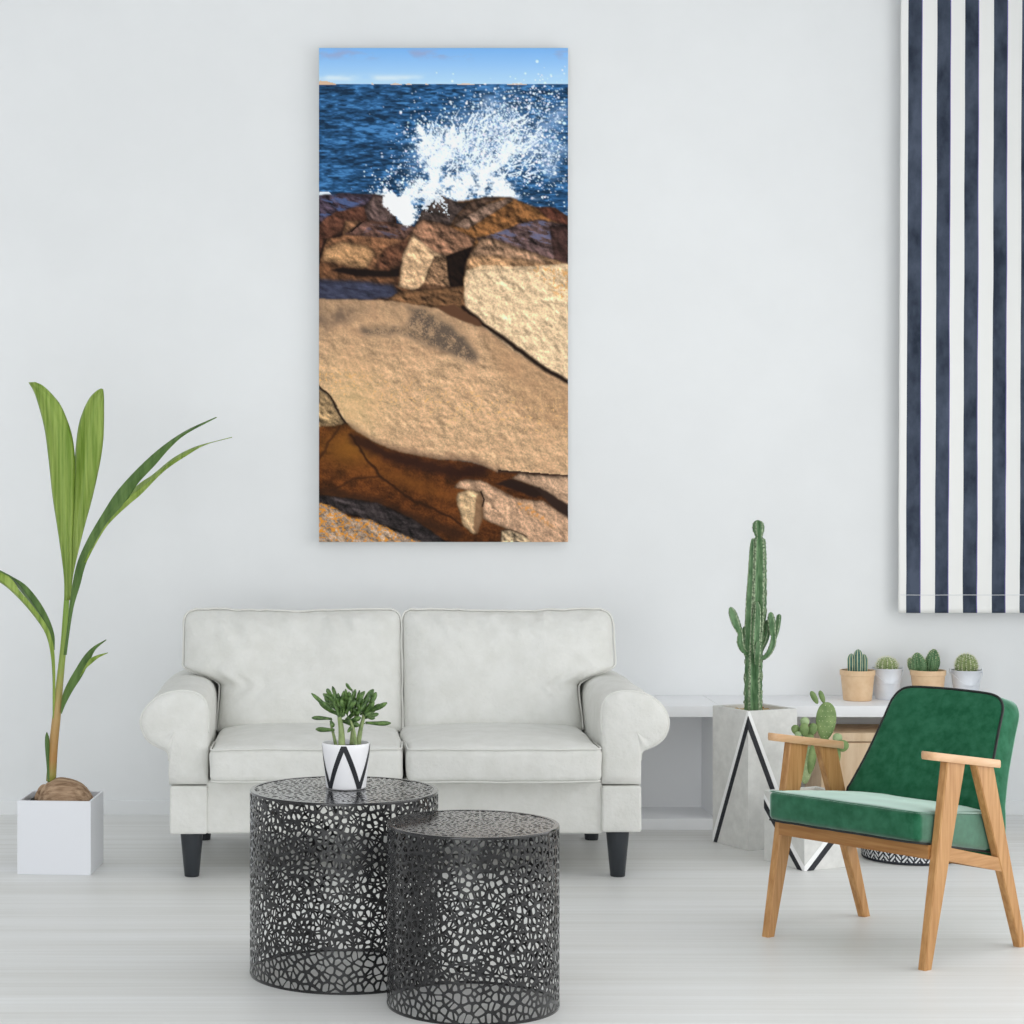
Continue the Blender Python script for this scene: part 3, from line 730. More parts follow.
# back cushions: wide over the arms, narrower between them
def sstep(a, b_, x):
    t = max(0, min(1, (x - a) / (b_ - a))); return t * t * (3 - 2 * t)
def back_cushion(outer_sign, seed):
    NU, NV = 84, 60; z0_, z1_ = .455, .905
    xin = .279 if outer_sign < 0 else .285
    def outline(t):
        z = z0_ + (z1_ - z0_) * t
        e = sstep(.625, .70, z)
        wout = .131 * e - .012 * sstep(.45, .62, z) * (1 - e)
        xo = (-.418 - wout) if outer_sign < 0 else (.957 + wout)
        r = .045; tc = 1 - r / (z1_ - z0_)
        cut = r * (1 - math.sqrt(max(0, 1 - ((t - tc) / (1 - tc)) ** 2))) if t > tc else 0
        eb = (.66 - z) / .035
        xa_, xb_ = (xo + cut, xin - cut * .8) if outer_sign < 0 else (xin + cut * .8, xo - cut)
        return xa_, xb_, z
    def P(s, t, side):
        xa_, xb_, z = outline(t)
        x = xa_ + (xb_ - xa_) * s
        bs = max(0, 1 - abs(2*s - 1) ** 5) ** .55; bt = max(0, 1 - abs(2*t - 1) ** 6) ** .5
        sag = .008 * math.sin(PI * s) ** 2 + .005 * mnoise.noise(Vector((x * 16, seed, 1)))
        z2 = z - sag * t ** 3
        lean = 8.085 + .17 * t
        if side > 0:
            th = .125 * bs * bt * (1 - .25 * t)
            wr_ = 0
            q = Vector((x * 13 + 3 * t, z * 9 + x * 5, seed))
            wr_ += .028 * mnoise.noise(q) * math.exp(-((1 - t) / .22) ** 2) * bs * bt
            wr_ += .019 * mnoise.noise(Vector((x * 26 + z * 14, z * 16 - x * 6, seed + 4))) * math.exp(-((1 - t) / .16) ** 2) * bs
            wr_ += .015 * mnoise.noise(Vector((x * 5 + z * 3, z * 8 - x * 4, seed + 8))) * bs * bt
            so_ = s if outer_sign > 0 else 1 - s
            dg = (so_ - .86) * 1.2 + (t - .42) * .9
            wr_ += .009 * math.sin(dg * 46) * math.exp(-((so_ - .86) / .12) ** 2 - ((t - .42) / .16) ** 2) * bs
            return Vector((x, lean - th - wr_, z2))
        return Vector((x, lean + .07 * bs * bt, z2))
    v = []; f = []
    for side in (1, -1):
        off = len(v)
        for j in range(NV + 1):
            for i in range(NU + 1):
                s = .5 - .5 * math.cos(PI * i / NU); t = .5 - .5 * math.cos(PI * j / NV)
                s = .6 * s + .4 * i / NU; t = .6 * t + .4 * j / NV
                v.append(P(s, t, side))
        for j in range(NV):
            for i in range(NU):
                a = off + j * (NU + 1) + i
                f.append((a, a + 1, a + NU + 2, a + NU + 1))
    cu = mesh_obj('back_cushion', v, f, M['linen'], sofa, True, so)
    bm = bmesh.new(); bm.from_mesh(cu.data); bmesh.ops.remove_doubles(bm, verts=bm.verts, dist=1e-4)
    bmesh.ops.recalc_face_normals(bm, faces=bm.faces); bm.to_mesh(cu.data); bm.free()
    pp = [P(0, t, 1) for t in np.linspace(.02, 1, 40)] + [P(s, 1, 1) for s in np.linspace(.03, .97, 30)] + [P(1, t, 1) for t in np.linspace(1, .02, 40)]
    ctr = Vector(((P(0, .5, 1).x + P(1, .5, 1).x) / 2, 0, .68))
    def outw(p):
        d = Vector((p.x - ctr.x, 0, p.z - ctr.z)); d = Vector((d.x * .3, 0, d.z)) if p.z > .86 else Vector((d.x, 0, 0)); d.normalize(); return d * .0035
    pp = [p + outw(p) + Vector((.004 * mnoise.noise(p * 16), -.012, .003 * mnoise.noise(p * 20 + Vector((3, 3, 3))))) for p in pp]
    mesh_obj('piping', *tube(pp, .0042, 6), M['linen_piping'], cu, True, so)
back_cushion(-1, 2.0); back_cushion(1, 12.0)
# legs
for (lx, ly) in ((-.483, 7.625), (1.027, 7.625), (-.484, 8.38), (1.027, 8.38)):
    b = MB(); b.add(*lathe([(.024, 0), (.026, .002), (.041, .158), (.041, .17)], 28, (lx, ly)))
    b.build('leg', M['black_leg'], sofa, True, so, auto=40)
# ---------------------------------------------------------------- perforated metal drum tables
def cells(w_, h_, nx, ny, seed, wrap, disc=None):
    """irregular cell centres; returns list of (cx, cy, planes) where planes are (nx, ny, dist) to the neighbours' bisectors"""
    r = random.Random(seed); pts = []
    for j in range(ny):
        for i in range(nx):
            x = (i + .5 + .5 * (j % 2) + (r.random() - .5) * .95) * w_ / nx
            y = (j + .5 + (r.random() - .5) * .95) * h_ / ny
            if disc and math.hypot(x - w_/2, y - h_/2) > disc - .004: continue
            pts.append((x % w_ if wrap else x, y))
    # a share of small holes tucked between the large ones
    grid = {}
    gsz = max(w_ / nx, h_ / ny) * 1.3
    allp = list(pts)
    if wrap:
        allp += [(x - w_, y) for x, y in pts if x > w_ * .8] + [(x + w_, y) for x, y in pts if x < w_ * .2]
    for p in allp: grid.setdefault((math.floor(p[0] / gsz), math.floor(p[1] / gsz)), []).append(p)
    out = []
    for (x, y) in pts:
        gx_, gy_ = math.floor(x / gsz), math.floor(y / gsz); pl = []
        for a in range(-2, 3):
            for b in range(-2, 3):
                for q in grid.get((gx_ + a, gy_ + b), ()):
                    dx, dy = q[0] - x, q[1] - y; d = math.hypot(dx, dy)
                    if d < 1e-6: continue
                    pl.append((dx / d, dy / d, d / 2))
        if disc:
            rr = math.hypot(x - w_/2, y - h_/2)
            ang = math.atan2(y - h_/2, x - w_/2)
            for da in (-.1, 0, .1):
                cx_, cy_ = math.cos(ang + da), math.sin(ang + da)
                pl.append((cx_, cy_, disc - ((x - w_/2) * cx_ + (y - h_/2) * cy_)))
        else:
            pl.append((0, -1, y)); pl.append((0, 1, h_ - y))
        out.append((x, y, pl))
    return out

def perforate(cl, place, bar, thick):
    """sheet of metal with one rounded hole per cell; place(x, y, depth) -> 3D point"""
    V = []; Fc = []; rs = random.Random(5)
    for (x, y, pl) in cl:
        pl = sorted(pl, key=lambda p: p[2])[:22]
        N = 14
        th = [2 * PI * k / N for k in range(N)]
        # add the outer corners so that neighbouring cells meet
        A = np.array(pl)
        def rout(t):
            c = math.cos(t) * A[:, 0] + math.sin(t) * A[:, 1]
            c = np.maximum(c, 1e-6); return float((A[:, 2] / c).min())
        cor = []
        for a in range(len(pl)):
            for b in range(a + 1, len(pl)):
                det = A[a,0]*A[b,1] - A[a,1]*A[b,0]
                if abs(det) < 1e-6: continue
                qx = (A[a,2]*A[b,1] - A[b,2]*A[a,1]) / det; qy = (A[a,0]*A[b,2] - A[b,0]*A[a,2]) / det
                if (A[:, 0]*qx + A[:, 1]*qy <= A[:, 2] + 1e-9).all(): cor.append(math.atan2(qy, qx) % (2*PI))
        th = sorted(set(th + cor))
        T = []
        for t in th:
            if not T or t - T[-1] > .02: T.append(t)
            elif t in cor: T[-1] = t
        th = T; n = len(th); b0 = len(V)
        br = bar * rs.uniform(.5, 1.6)
        Din = np.maximum(A[:, 2] - br, .0008)
        for t in th:
            ct, st = math.cos(t), math.sin(t); ro = rout(t)
            c = np.maximum(ct * A[:, 0] + st * A[:, 1], 0)
            ri = float(((c / Din) ** 7).sum() ** (-1 / 7)); ri = min(ri, ro * .97)
            V.append(place(x + ct*ro, y + st*ro, 0)); V.append(place(x + ct*ri, y + st*ri, 0))
            V.append(place(x + ct*ri, y + st*ri, thick)); V.append(place(x + ct*ro, y + st*ro, thick))
        for k in range(n):
            a = b0 + 4*k; c = b0 + 4*((k+1) % n)
            Fc += [(a, c, c+1, a+1), (a+1, c+1, c+2, a+2), (a+2, c+2, c+3, a+3)]
    return V, Fc

def raw_obj(name, V, Fc, m, parent, origin, flip=None):
    me = bpy.data.meshes.new(name)
    o = Vector(origin)
    me.from_pydata([(v[0]-o.x, v[1]-o.y, v[2]-o.z) for v in V], [], Fc); me.materials.append(m)
    ob = bpy.data.objects.new(name, me); C.objects.link(ob); ob.parent = parent; return ob

def drum_table(cx, cy, R, H, label, seed, nx, ny):
    t = thing('drum_table', label, 'side table', (cx, cy, 0), 0, 'perforated metal drum tables'); o = t.location
    rim = .005; tk = .0016; circ = 2 * PI * R
    hh = H - 2 * rim
    cl = cells(circ, hh, nx, ny, seed, True)
    side = lambda x, y, d: (cx + (R - d) * math.cos(x / R), cy + (R - d) * math.sin(x / R), rim + y)
    raw_obj('perforated_side', *perforate(cl, side, .0025, tk), M['gunmetal'], t, o)
    D = R - .010
    k = max(6, int(2 * D / (circ / nx)))
    cl = cells(2 * D, 2 * D, k, k, seed + 1, False, D)
    top = lambda x, y, d: (cx + x - D, cy + y - D, H - .001 - d)
    raw_obj('perforated_top', *perforate(cl, top, .0036, tk), M['gunmetal'], t, o)
    def ring(name, prof_):
        n = 96; v = []; f = []; m = len(prof_)
        for (r, z) in prof_:
            for i in range(n):
                a = 2 * PI * i / n; v.append((cx + r * math.cos(a), cy + r * math.sin(a), z))
        for q in range(m):
            q2 = (q + 1) % m
            for i in range(n):
                j = (i + 1) % n; f.append((q*n+i, q*n+j, q2*n+j, q2*n+i))
        mesh_obj(name, v, f, M['gunmetal'], t, True, o, auto=40)
    ring('top_rim', [(R, H - rim - .001), (R + .0004, H - .003), (R - .0012, H), (D - .002, H), (D - .002, H - .003), (R - .003, H - .004), (R - .003, H - rim - .001)])
    ring('bottom_rim', [(R + .0008, 0), (R + .0008, rim + .0005), (R - .0026, rim + .0005), (R - .0026, 0)])
    return t
T1 = (.046, 6.167, .27, .525); T2 = (.391, 5.798, .232, .488)
drum_table(*T1, 'larger perforated gunmetal drum table, the one carrying the potted succulent, in front of the sofa', 11, 104, 21)
drum_table(*T2, 'smaller perforated gunmetal drum table with an empty top, nearest to the viewer', 23, 92, 19)

# ---------------------------------------------------------------- succulent on the larger table
PXc, PYc, PZ = .052, 6.19, T1[3]
suc = thing('potted_succulent', 'green finger-leaved succulent in a white pot with black zigzag on the larger drum table', 'potted plant', (PXc, PYc, PZ))
so2 = suc.location
PH, RT, RB = .131, .0695, .0575
pr = lambda z: RB + (RT - RB) * (z / PH)
b = MB(); b.add(*lathe([(RB - .004, PZ), (RB, PZ + .003)] + [(pr(z), PZ + z) for z in np.linspace(.006, PH - .002, 8)] + [(RT - .001, PZ + PH), (RT - .004, PZ + PH), (RT - .005, PZ + PH - .015)], 56, (PXc, PYc), True, True))
pot = b.build('plant_pot', M['ceramic'], suc, True, so2, auto=50)
b = MB(); b.add(*lathe([(RT - .006, PZ + PH - .014), (RT * .5, PZ + PH - .010), (.003, PZ + PH - .009)], 32, (PXc, PYc)))
b.build('soil', M['soil'], suc, True, so2)
zz = MB(); hw = .0075
def cone_pt(a, z): return Vector((PXc + (pr(z) + .0007) * math.sin(a), PYc - (pr(z) + .0007) * math.cos(a), PZ + z))
for k in range(4):
    pk = math.radians(-6 + 90 * k)
    for s in (-1, 1):
        va = pk + s * math.radians(45); n = 14; base = []
        for q in range(n + 1):
            t = q / n; z = (PH - .003) * (1 - t) + .003 * t; a = pk + (va - pk) * t
            da = hw / pr(z)
            base += [cone_pt(a - da, z), cone_pt(a + da, z)]
        zz.add(base, [(2*q, 2*q+1, 2*q+3, 2*q+2) for q in range(n)])
zz.build('zigzag_band', M['black_inlay'], pot, True, so2)
def Zs(x, y): return 300 + x * .127, 670 + y * .127
stems = [((330, 585), (325, 470), (310, 370), 5.2), ((285, 580), (262, 500), (240, 420), 2.6), ((405, 580), (415, 480), (440, 350), 3.2), ((455, 580), (475, 480), (505, 350), 4.0), ((440, 580), (430, 500), (400, 400), 2.4)]
for k, (a, b_, c_, r) in enumerate(stems):
    dd = [6.15, 6.2, 6.22, 6.18, 6.14][k]
    pts = [W(*Zs(*q), dd) for q in (a, b_, c_)]
    pts[0].z = PZ + PH - .014
    sp = [Vector(q) for q in spline(pts, 9)]
    r_ = r * 6.2 / FPX * .62
    mesh_obj('stem', *tube(sp, [r_ * (1.15 - .5 * i / 8) for i in range(9)], 9), M['jade_stem'], suc, True, so2)
lv = [((275,330),(90,183),3.4),((285,345),(148,250),3.8),((250,385),(92,377),3.6),((270,472),(124,466),4.2),((300,255),(255,128),3.6),((255,215),(210,150),4.2),((270,260),(188,190),3.0),
      ((290,330),(270,190),5),((310,300),(300,180),4),((320,330),(345,165),4.4),((330,310),(380,190),4.4),((340,350),(400,180),4.6),((330,290),(330,200),3.8),((410,160),(362,105),3.2),((420,260),(435,150),4),
      ((380,300),(510,168),4.6),((430,330),(470,160),3.4),((455,290),(495,180),4),((480,280),(580,152),4.8),((500,300),(545,200),4),((535,300),(600,175),5.2),((520,330),(685,258),4.2),((530,330),(640,270),3.6),
      ((520,415),(715,418),4.0),((520,350),(620,345),3.4),((500,340),(590,380),4.0),((330,400),(470,438),5),((380,400),(480,375),4.2),((360,390),(440,320),4),((300,350),(200,290),4.4),((285,300),(160,255),3.8),
      ((345,330),(360,240),4.4),((400,330),(430,230),4),((470,330),(500,230),4.2),((440,400),(375,490),3.4),((240,400),(265,450),3.6),((390,250),(385,170),3.6),((300,260),(280,210),4),((560,300),(575,230),4.4),((505,380),(560,350),4),
      ((350,360),(300,300),4.4),((460,360),(420,300),4.4),((315,340),(235,235),4.2),((425,340),(340,255),4.0),((480,350),(450,250),4.2),((300,370),(330,270),4.2),((360,340),(440,240),4.0),((510,360),(600,300),4.0)]
fol = MB(); rl = random.Random(4); joints = []
for k, (a, b_, c_, r) in enumerate(stems):
    for q in spline([a, b_, c_], 9)[3:]: joints.append((q[0], q[1], [6.15, 6.2, 6.22, 6.18, 6.14][k]))
for _ in range(26):
    ax_, ay_ = rl.uniform(270, 520), rl.uniform(260, 360); an = -PI/2 + (ax_ - 395) / 230 + rl.uniform(-.5, .5); ln = rl.uniform(80, 130)
    lv.append(((ax_, ay_), (ax_ + math.cos(an) * ln, max(150, ay_ + math.sin(an) * ln)), rl.uniform(3.4, 4.6)))
for (a, c_, r) in lv:
    d0 = 6.185 + rl.uniform(-.025, .025); d1 = d0 + rl.uniform(-.035, .03)
    A = W(*Zs(*a), d0); B = W(*Zs(*c_), d1)
    jx, jy, jd = min(joints, key=lambda j: math.hypot(j[0] - a[0], j[1] - a[1]))
    S = W(*Zs(jx, jy), jd)
    if math.hypot(jx - a[0], jy - a[1]) > 14:
        tw = [Vector(q) for q in spline([S, (S + A) / 2 + Vector((0, 0, -.002)), A, A + (B - A) * .12], 8)]
        fol.add(*tube(tw, [.0016] * 8, 6))
    mid = (A + B) / 2 + Vector((0, 0, rl.uniform(-.003, .001)))
    pts = [Vector(q) for q in spline([A, mid, B], 9)]
    k = r * 6.2 / FPX * .58
    rad = [k * q for q in (.55, .62, .72, .84, .95, 1.05, 1.05, .86, .3)]
    fol.add(*tube(pts, rad, 8, flat=.75))
fol.build('foliage', M['jade'], suc, True, so2)
# ---------------------------------------------------------------- palm seedling in the white cube planter
def planter_shell(b, corners, z0, z1, wall, depth):
    """hollow square planter from four floor corners (counter-clockwise, Vector xy)"""
    c = sum(corners, Vector((0, 0))) / 4
    inn = [q + (c - q).normalized() * wall * 1.414 for q in corners]
    lo = [q + (c - q).normalized() * .002 for q in corners]
    def ring(P, z): return [(p.x, p.y, z) for p in P]
    rings = [ring(lo, z0), ring(corners, z0 + .002), ring(corners, z1 - .002), ring([q + (c - q).normalized() * .003 for q in corners], z1), ring([q + (c - q).normalized() * (wall * 1.414 - .003) for q in corners], z1), ring(inn, z1 - .002), ring(inn, z1 - depth)]
    v = [p for r in rings for p in r]; f = [(3, 2, 1, 0)]
    for k in range(len(rings) - 1):
        for i in range(4):
            j = (i + 1) % 4; f.append((4*k+i, 4*k+j, 4*k+4+j, 4*k+4+i))
    b.add(v, f); m = 4 * (len(rings) - 1); 
    b.add([v[m+i] for i in range(4)], [(0, 1, 2, 3)])
    return inn
PD = 7.75
palm = thing('potted_palm', 'coconut palm seedling sprouting from its nut in a white cube planter', 'potted plant', (-.975, 7.757, 0)); po = palm.location
b = MB()
fr0 = Vector((-.843, 7.635)); dx_, dy_ = Vector((-.997, .078)) * .264, Vector((.078, .997)) * .25
cr = [fr0 + dx_, fr0, fr0 + dy_, fr0 + dx_ + dy_]
inn = planter_shell(b, cr, 0, .263, .009, .03)
b.build('planter', M['white_gloss'], palm, False, po)
def soil_patch(name, inn, z, m, parent, o, amp=.006, n=14, seed=0):
    v = []; f = []
    for j in range(n + 1):
        for i in range(n + 1):
            a = inn[0].lerp(inn[1], i / n); c = inn[3].lerp(inn[2], i / n); p = a.lerp(c, j / n)
            v.append((p.x, p.y, z + amp * mnoise.noise(Vector((p.x * 60, p.y * 60, seed)))))
    for j in range(n):
        for i in range(n): f.append((j*(n+1)+i, j*(n+1)+i+1, (j+1)*(n+1)+i+1, (j+1)*(n+1)+i))
    return mesh_obj(name, v, f, m, parent, True, o)
soil_patch('soil', inn, .24, M['soil'], palm, po)
cc = W(66, 806, 7.75)
def husk(p):
    n_ = mnoise.noise(p * 14) * .003 + .0016 * mnoise.noise(Vector((p.x * 20, p.y * 90, p.z * 90)))
    q = p * (1 + n_ / max(p.length, .01))
    q.x += .012 * (q.z / .09) ** 2 * (-1)
    return q
b = MB(); b.add(*ellipsoid((cc.x, 7.752, .237), (.102, .085, .094), None, 40, 24, husk))
b.build('coconut', M['husk'], palm, True, po)
b = MB(); b.add(*ellipsoid(W(41, 793, 7.76), (.018, .03, .034), Matrix.Rotation(.5, 3, 'Y'), 16, 10, husk))
b.build('husk_flap', M['husk'], palm, True, po)
stp = [(51, 781, 5.0), (53.5, 745, 4.6), (57, 712, 4.2), (60, 680, 3.6), (63.5, 645, 3.1), (66, 610, 2.9), (67.5, 585, 2.4)]
sp = spline([(*W(x, y, 7.75), r * 7.75 / FPX) for x, y, r in stp], 30)
mesh_obj('stem', *tube([Vector(q[:3]) for q in sp], [q[3] for q in sp], 12), M['palm_stem'], palm, True, po)
def blade(name, left, right, m, parent, o, d0=7.75, pleats=3, amp=.004, fold=.0, n=40, cols=12, dd=None, up=.0):
    """leaf blade lofted between two edge outlines given in photo pixels; pleated, folded along its midrib"""
    Lp = spline(left, n); Rp = spline(right, n); v = []; f = []
    for k in range(n):
        t = k / (n - 1); d = d0 + (dd(t) if dd else 0)
        a = W(Lp[k][0], Lp[k][1], d); c = W(Rp[k][0], Rp[k][1], d); wd = (c - a).length
        for i in range(cols + 1):
            s = i / cols; p = a.lerp(c, s)
            p.y += amp * min(1, wd / .03) * math.cos(2 * PI * pleats * s) + fold * wd * (abs(2*s - 1) - .5)
            v.append(p)
    for k in range(n - 1):
        for i in range(cols):
            q = k * (cols + 1) + i; f.append((q, q + 1, q + cols + 2, q + cols + 1))
    ob = mesh_obj(name, v, f, m, parent, True, o)
    s_ = ob.modifiers.new('thickness', 'SOLIDIFY'); s_.thickness = .0012; s_.offset = 0
    return ob
# the two broad lobes of the newest leaf
leaf = blade('leaf', [(64, 600), (63.5, 575), (58, 535), (52, 497), (48.5, 465), (44, 430), (37.5, 404), (33, 391), (28.5, 383), (29, 382.5)],
      [(71, 600), (71.5, 575), (72.5, 535), (74, 497), (74.5, 462), (71, 434), (62, 409), (54, 397), (43, 386), (35, 382)], M['palm_leaf'], palm, po, 7.74, 4, .004, .35, dd=lambda t: -.05 * t * t)
blade('leaf_lobe', [(66, 600), (70.5, 575), (72, 535), (73, 497), (74, 462), (77, 430), (82, 412), (89, 398), (96, 391), (101, 388.5)],
      [(71, 600), (73, 575), (82, 535), (92, 497), (99.5, 462), (102.5, 440), (103.3, 424), (103.5, 408), (103.6, 396), (103, 389)], M['palm_leaf'], leaf, po, 7.755, 4, .004, .4, dd=lambda t: -.04 * t * t)
# arching leaf to the right with two fingers
leaf = blade('leaf', [(63.5, 655), (67, 628), (70, 600), (73, 580), (78, 560), (88, 538), (102, 514), (117, 491), (141, 465), (164, 445), (187, 430), (216, 417)],
      [(66.5, 655), (70, 628), (74, 605), (80, 585), (85, 566), (95, 542), (108, 521), (126, 501), (138, 483), (155, 465), (169, 449), (186, 434), (217, 417.5)], M['palm_dark'], palm, po, 7.72, 1, .002, .3, dd=lambda t: -.25 * t * t)
blade('leaf_lobe', [(84, 562), (90, 543), (103, 522), (121, 502), (138, 484.5), (152, 475), (173, 458), (194.5, 447), (218, 440.5), (232, 437)],
      [(86, 563), (94, 547), (104, 530), (113, 519), (128, 505), (141, 494), (164, 471), (187.5, 455), (206, 444.5), (232, 437.5)], M['palm_leaf'], leaf, po, 7.71, 1, .002, .3, dd=lambda t: -.02 - .2 * t * t)
# arching leaf to the left
leaf = blade('leaf', [(52.5, 735), (52.6, 700), (52.3, 677), (50.5, 654), (45, 633), (31, 613), (15.6, 596), (0, 583), (-28, 569), (-50, 566)],
      [(55, 735), (55.2, 700), (55, 672), (54, 651), (50.5, 635), (44, 622), (31, 604.5), (20, 592), (3, 574), (-50, 560)], M['palm_leaf'], palm, po, 7.74, 1, .002, .3, dd=lambda t: -.18 * t * t)
blade('leaf_lobe', [(53.5, 650), (47.5, 629), (31, 605), (20, 591), (11, 579.5), (2, 574), (-12, 567), (-34, 561)],
      [(54.6, 650), (54, 635), (48.4, 619), (39, 602), (26.5, 586.5), (14, 578), (-6, 568), (-34, 560)], M['palm_dark'], leaf, po, 7.76, 1, .002, .3, dd=lambda t: -.02 - .1 * t * t)
# short split leaf on the right
leaf = blade('leaf', [(60.5, 712), (62, 697), (67, 684), (75, 670), (84, 656), (93, 647), (106, 639.5)],
      [(61.5, 714), (66, 703), (73, 690), (82, 676), (90, 660), (96, 649), (106.5, 640)], M['palm_dark'], palm, po, 7.735, 1, .002, .4, dd=lambda t: -.1 * t * t)
blade('leaf_lobe', [(80, 676), (84, 668), (90, 659), (98, 655), (108, 652.5)], [(83, 673), (86, 668.5), (92, 663), (99, 657.5), (108, 653)], M['palm_leaf'], leaf, po, 7.73, 1, .001, .3, dd=lambda t: -.05 - .05 * t * t)
# sheath leaf low on the stem
blade('leaf', [(47.5, 782), (46.5, 765), (45, 748), (45, 738), (46.5, 732)], [(51, 782), (50, 765), (49.5, 748), (49, 738), (47, 732)], M['palm_dark'], palm, po, 7.735, 1, .001, .4)

# ---------------------------------------------------------------- concrete planters with inlaid stripes
def conc_planter(parent, o, fc, ld, rd, side, H, stripes):
    cr = [fc, fc + rd * side, fc + (rd + ld) * side, fc + ld * side]
    b = MB(); inn = planter_shell(b, cr, 0, H, .016, .03)
    pl = b.build('planter', M['concrete'], parent, False, o)
    # stripes: quads on the left (along ld) and right (along rd) faces; coordinates (along the edge 0..1, height)
    for (nm, m, face, quad) in stripes:
        dr = ld if face == 'L' else rd
        nrm = -(rd if face == 'L' else ld)
        pts = []
        for off in (.0012, -.001):
            for (s, z) in quad:
                q = fc + dr * (s * side) + nrm * off; pts.append((q.x, q.y, z))
        n = len(quad)
        fcs = [tuple(range(n)), tuple(range(2*n - 1, n - 1, -1))] + [(i, (i+1) % n, n + (i+1) % n, n + i) for i in range(n)]
        mesh_obj(nm, pts, fcs, m, pl, False, o)
    return inn, cr
ld = Vector((-.4256, .905)); rd = Vector((.905, .4256))
fc1 = Vector((1.588, 8.126)); H1 = .528; s1 = .228
ce = fc1 + (ld + rd) * s1 / 2
tall = thing('potted_cactus', 'tall branched cactus in the tall concrete planter with an inlaid peak stripe, beside the sofa', 'potted plant', (ce.x, ce.y, 0)); to = tall.location
def band(face, p0, p1, w_, lo, hi):
    # a straight band from p0 to p1, offset downwards lo..hi (vertical)
    return [(p0[0], p0[1] - lo), (p1[0], p1[1] - lo), (p1[0], p1[1] - hi), (p0[0], p0[1] - hi)]
st = []
for fcx in ('L', 'R'):
    st.append(('white_stripe', M['white_inlay'], fcx, [(0, H1 - .001), (.034, H1 - .001), (1, .030), (1, .001), (.972, .001), (0, H1 - .017)]))
    st.append(('black_stripe', M['black_inlay'], fcx, [(0, H1 - .018), (.970, .001), (.875, .001), (0, H1 - .070)]))
inn1, _ = conc_planter(tall, to, fc1, ld, rd, s1, H1, st)
soil_patch('gravel', inn1, H1 - .016, M['gravel'], tall, to, .007, 20)
def ribbed(b, pts, rads, ribs=5, depth=.4, seed=0, n_len=None, scal=.0):
    """fluted cactus column with scalloped ridges; material 0 on the flanks, 1 on the ridge crests"""
    pts = [Vector(p) for p in pts]; n = n_len or max(16, len(pts) * 8)
    sp = spline([(*p, r) for p, r in zip(pts, rads)], n)
    P = [Vector(q[:3]) for q in sp]; R = [max(q[3], .0004) for q in sp]
    ln = [0]
    for i in range(1, n): ln.append(ln[-1] + (P[i] - P[i-1]).length)
    fr = frames(P); na = ribs * 8; v = []
    for i in range(n):
        T, N, B = fr[i]
        for a in range(na):
            th = 2 * PI * a / na + seed
            c = .5 + .5 * math.cos(ribs * 2 * PI * a / na)
            r = R[i] * ((1 - depth) + depth * c ** 1.3)
            if scal and c > .8: r *= 1 + scal * math.sin(ln[i] * 420 + a * 3.1)
            v.append(P[i] + N * (r * math.cos(th)) + B * (r * math.sin(th)))
    f = []; mi = []
    for i in range(n - 1):
        for a in range(na):
            a2 = (a + 1) % na
            f.append((i*na+a, i*na+a2, (i+1)*na+a2, (i+1)*na+a)); mi.append(1 if a % 8 in (0, 7) else 0)
    f.append(tuple(range(na - 1, -1, -1))); mi.append(0); f.append(tuple((n-1)*na + i for i in range(na))); mi.append(0)
    bs = len(b.v); b.v += [tuple(p) for p in v]; b.f += [tuple(i + bs for i in q) for q in f]; b.mi += mi
CM = [M['cactus'], M['cactus_edge']]
def col(name, px_pts, ribs, seed, d, depth=.42, parent=None, scal=.07, tip=True):
    b = MB(); pts = []; rr = []
    for q in px_pts:
        dq = d + (q[3] if len(q) > 3 else 0)
        pts.append(W(q[0], q[1], dq)); rr.append(q[2] * dq / FPX)
    ribbed(b, pts, rr, ribs, depth, seed, max(20, len(pts) * 9), scal)
    return b.build(name, None, parent, True, to, CM)
DC = 8.235
main = col('trunk', [(753.5, 716, 9.6), (753.5, 690, 9.4), (754, 660, 9.2), (755, 640, 9.6), (757.5, 615, 9.4), (758.2, 585, 9.0), (758.8, 560, 8.2), (759, 545, 7.4), (759, 540, 6.8), (759, 537.5, 4.0), (759, 535, 4.2), (758.7, 530, 6.0), (758.3, 525, 5.9), (758, 521.5, 4.0), (758, 520, .6)], 5, .55, DC, .58, tall, .10)
col('branch', [(748, 655, 4.6, -.01), (749, 630, 5.0, -.012), (750.2, 600, 4.8, -.012), (751.5, 575, 4.2, -.012), (752.3, 552, 3.4, -.01), (753, 541, 2.4, -.008), (753.5, 538.5, .5, -.005)], 4, .3, DC, .6, tall)
col('branch', [(756, 654, 4, -.03), (755.5, 640, 5.0, -.035), (756.5, 622, 5.0, -.035), (757, 609, 4, -.03), (756.5, 603, 2.4, -.03), (756, 601, .5, -.03)], 4, .9, DC, .5, tall)
col('branch', [(757.5, 664, 3, -.035), (758, 656, 4.2, -.05), (758.6, 648, 4.0, -.05), (758.8, 642.5, 2.4, -.05), (758.8, 641, .4, -.05)], 4, .4, DC, .4, tall)
col('branch', [(748, 653, 2.5, -.01), (743, 649, 3.6, -.015), (740.5, 642, 4.4, -.02), (740.5, 634, 3.4, -.02), (739.5, 631, 3.8, -.02), (736, 623, 5.0, -.02), (732.8, 614, 4.8, -.02), (731, 609, 3, -.02), (730.5, 607, .6, -.02)], 4, .2, DC, .32, tall)
col('branch', [(750, 645, 2.5, .0), (746, 636, 3.8, .0), (744.5, 630, 3.2, .0), (744, 626.5, .6, 0)], 4, .6, DC, .4, tall)
col('branch', [(757, 660, 2.2, .0), (765, 657, 3.0, -.005), (770, 651, 3.6, -.01), (773, 643, 3.8, -.01), (773.4, 636, 3.0, -.01), (772.8, 633, 4.0, -.01), (772, 625, 5.0, -.01), (771, 617, 4.2, -.01), (770.8, 613, 2.2, -.01), (770.8, 612, .4, -.01)], 4, .7, DC, .32, tall)
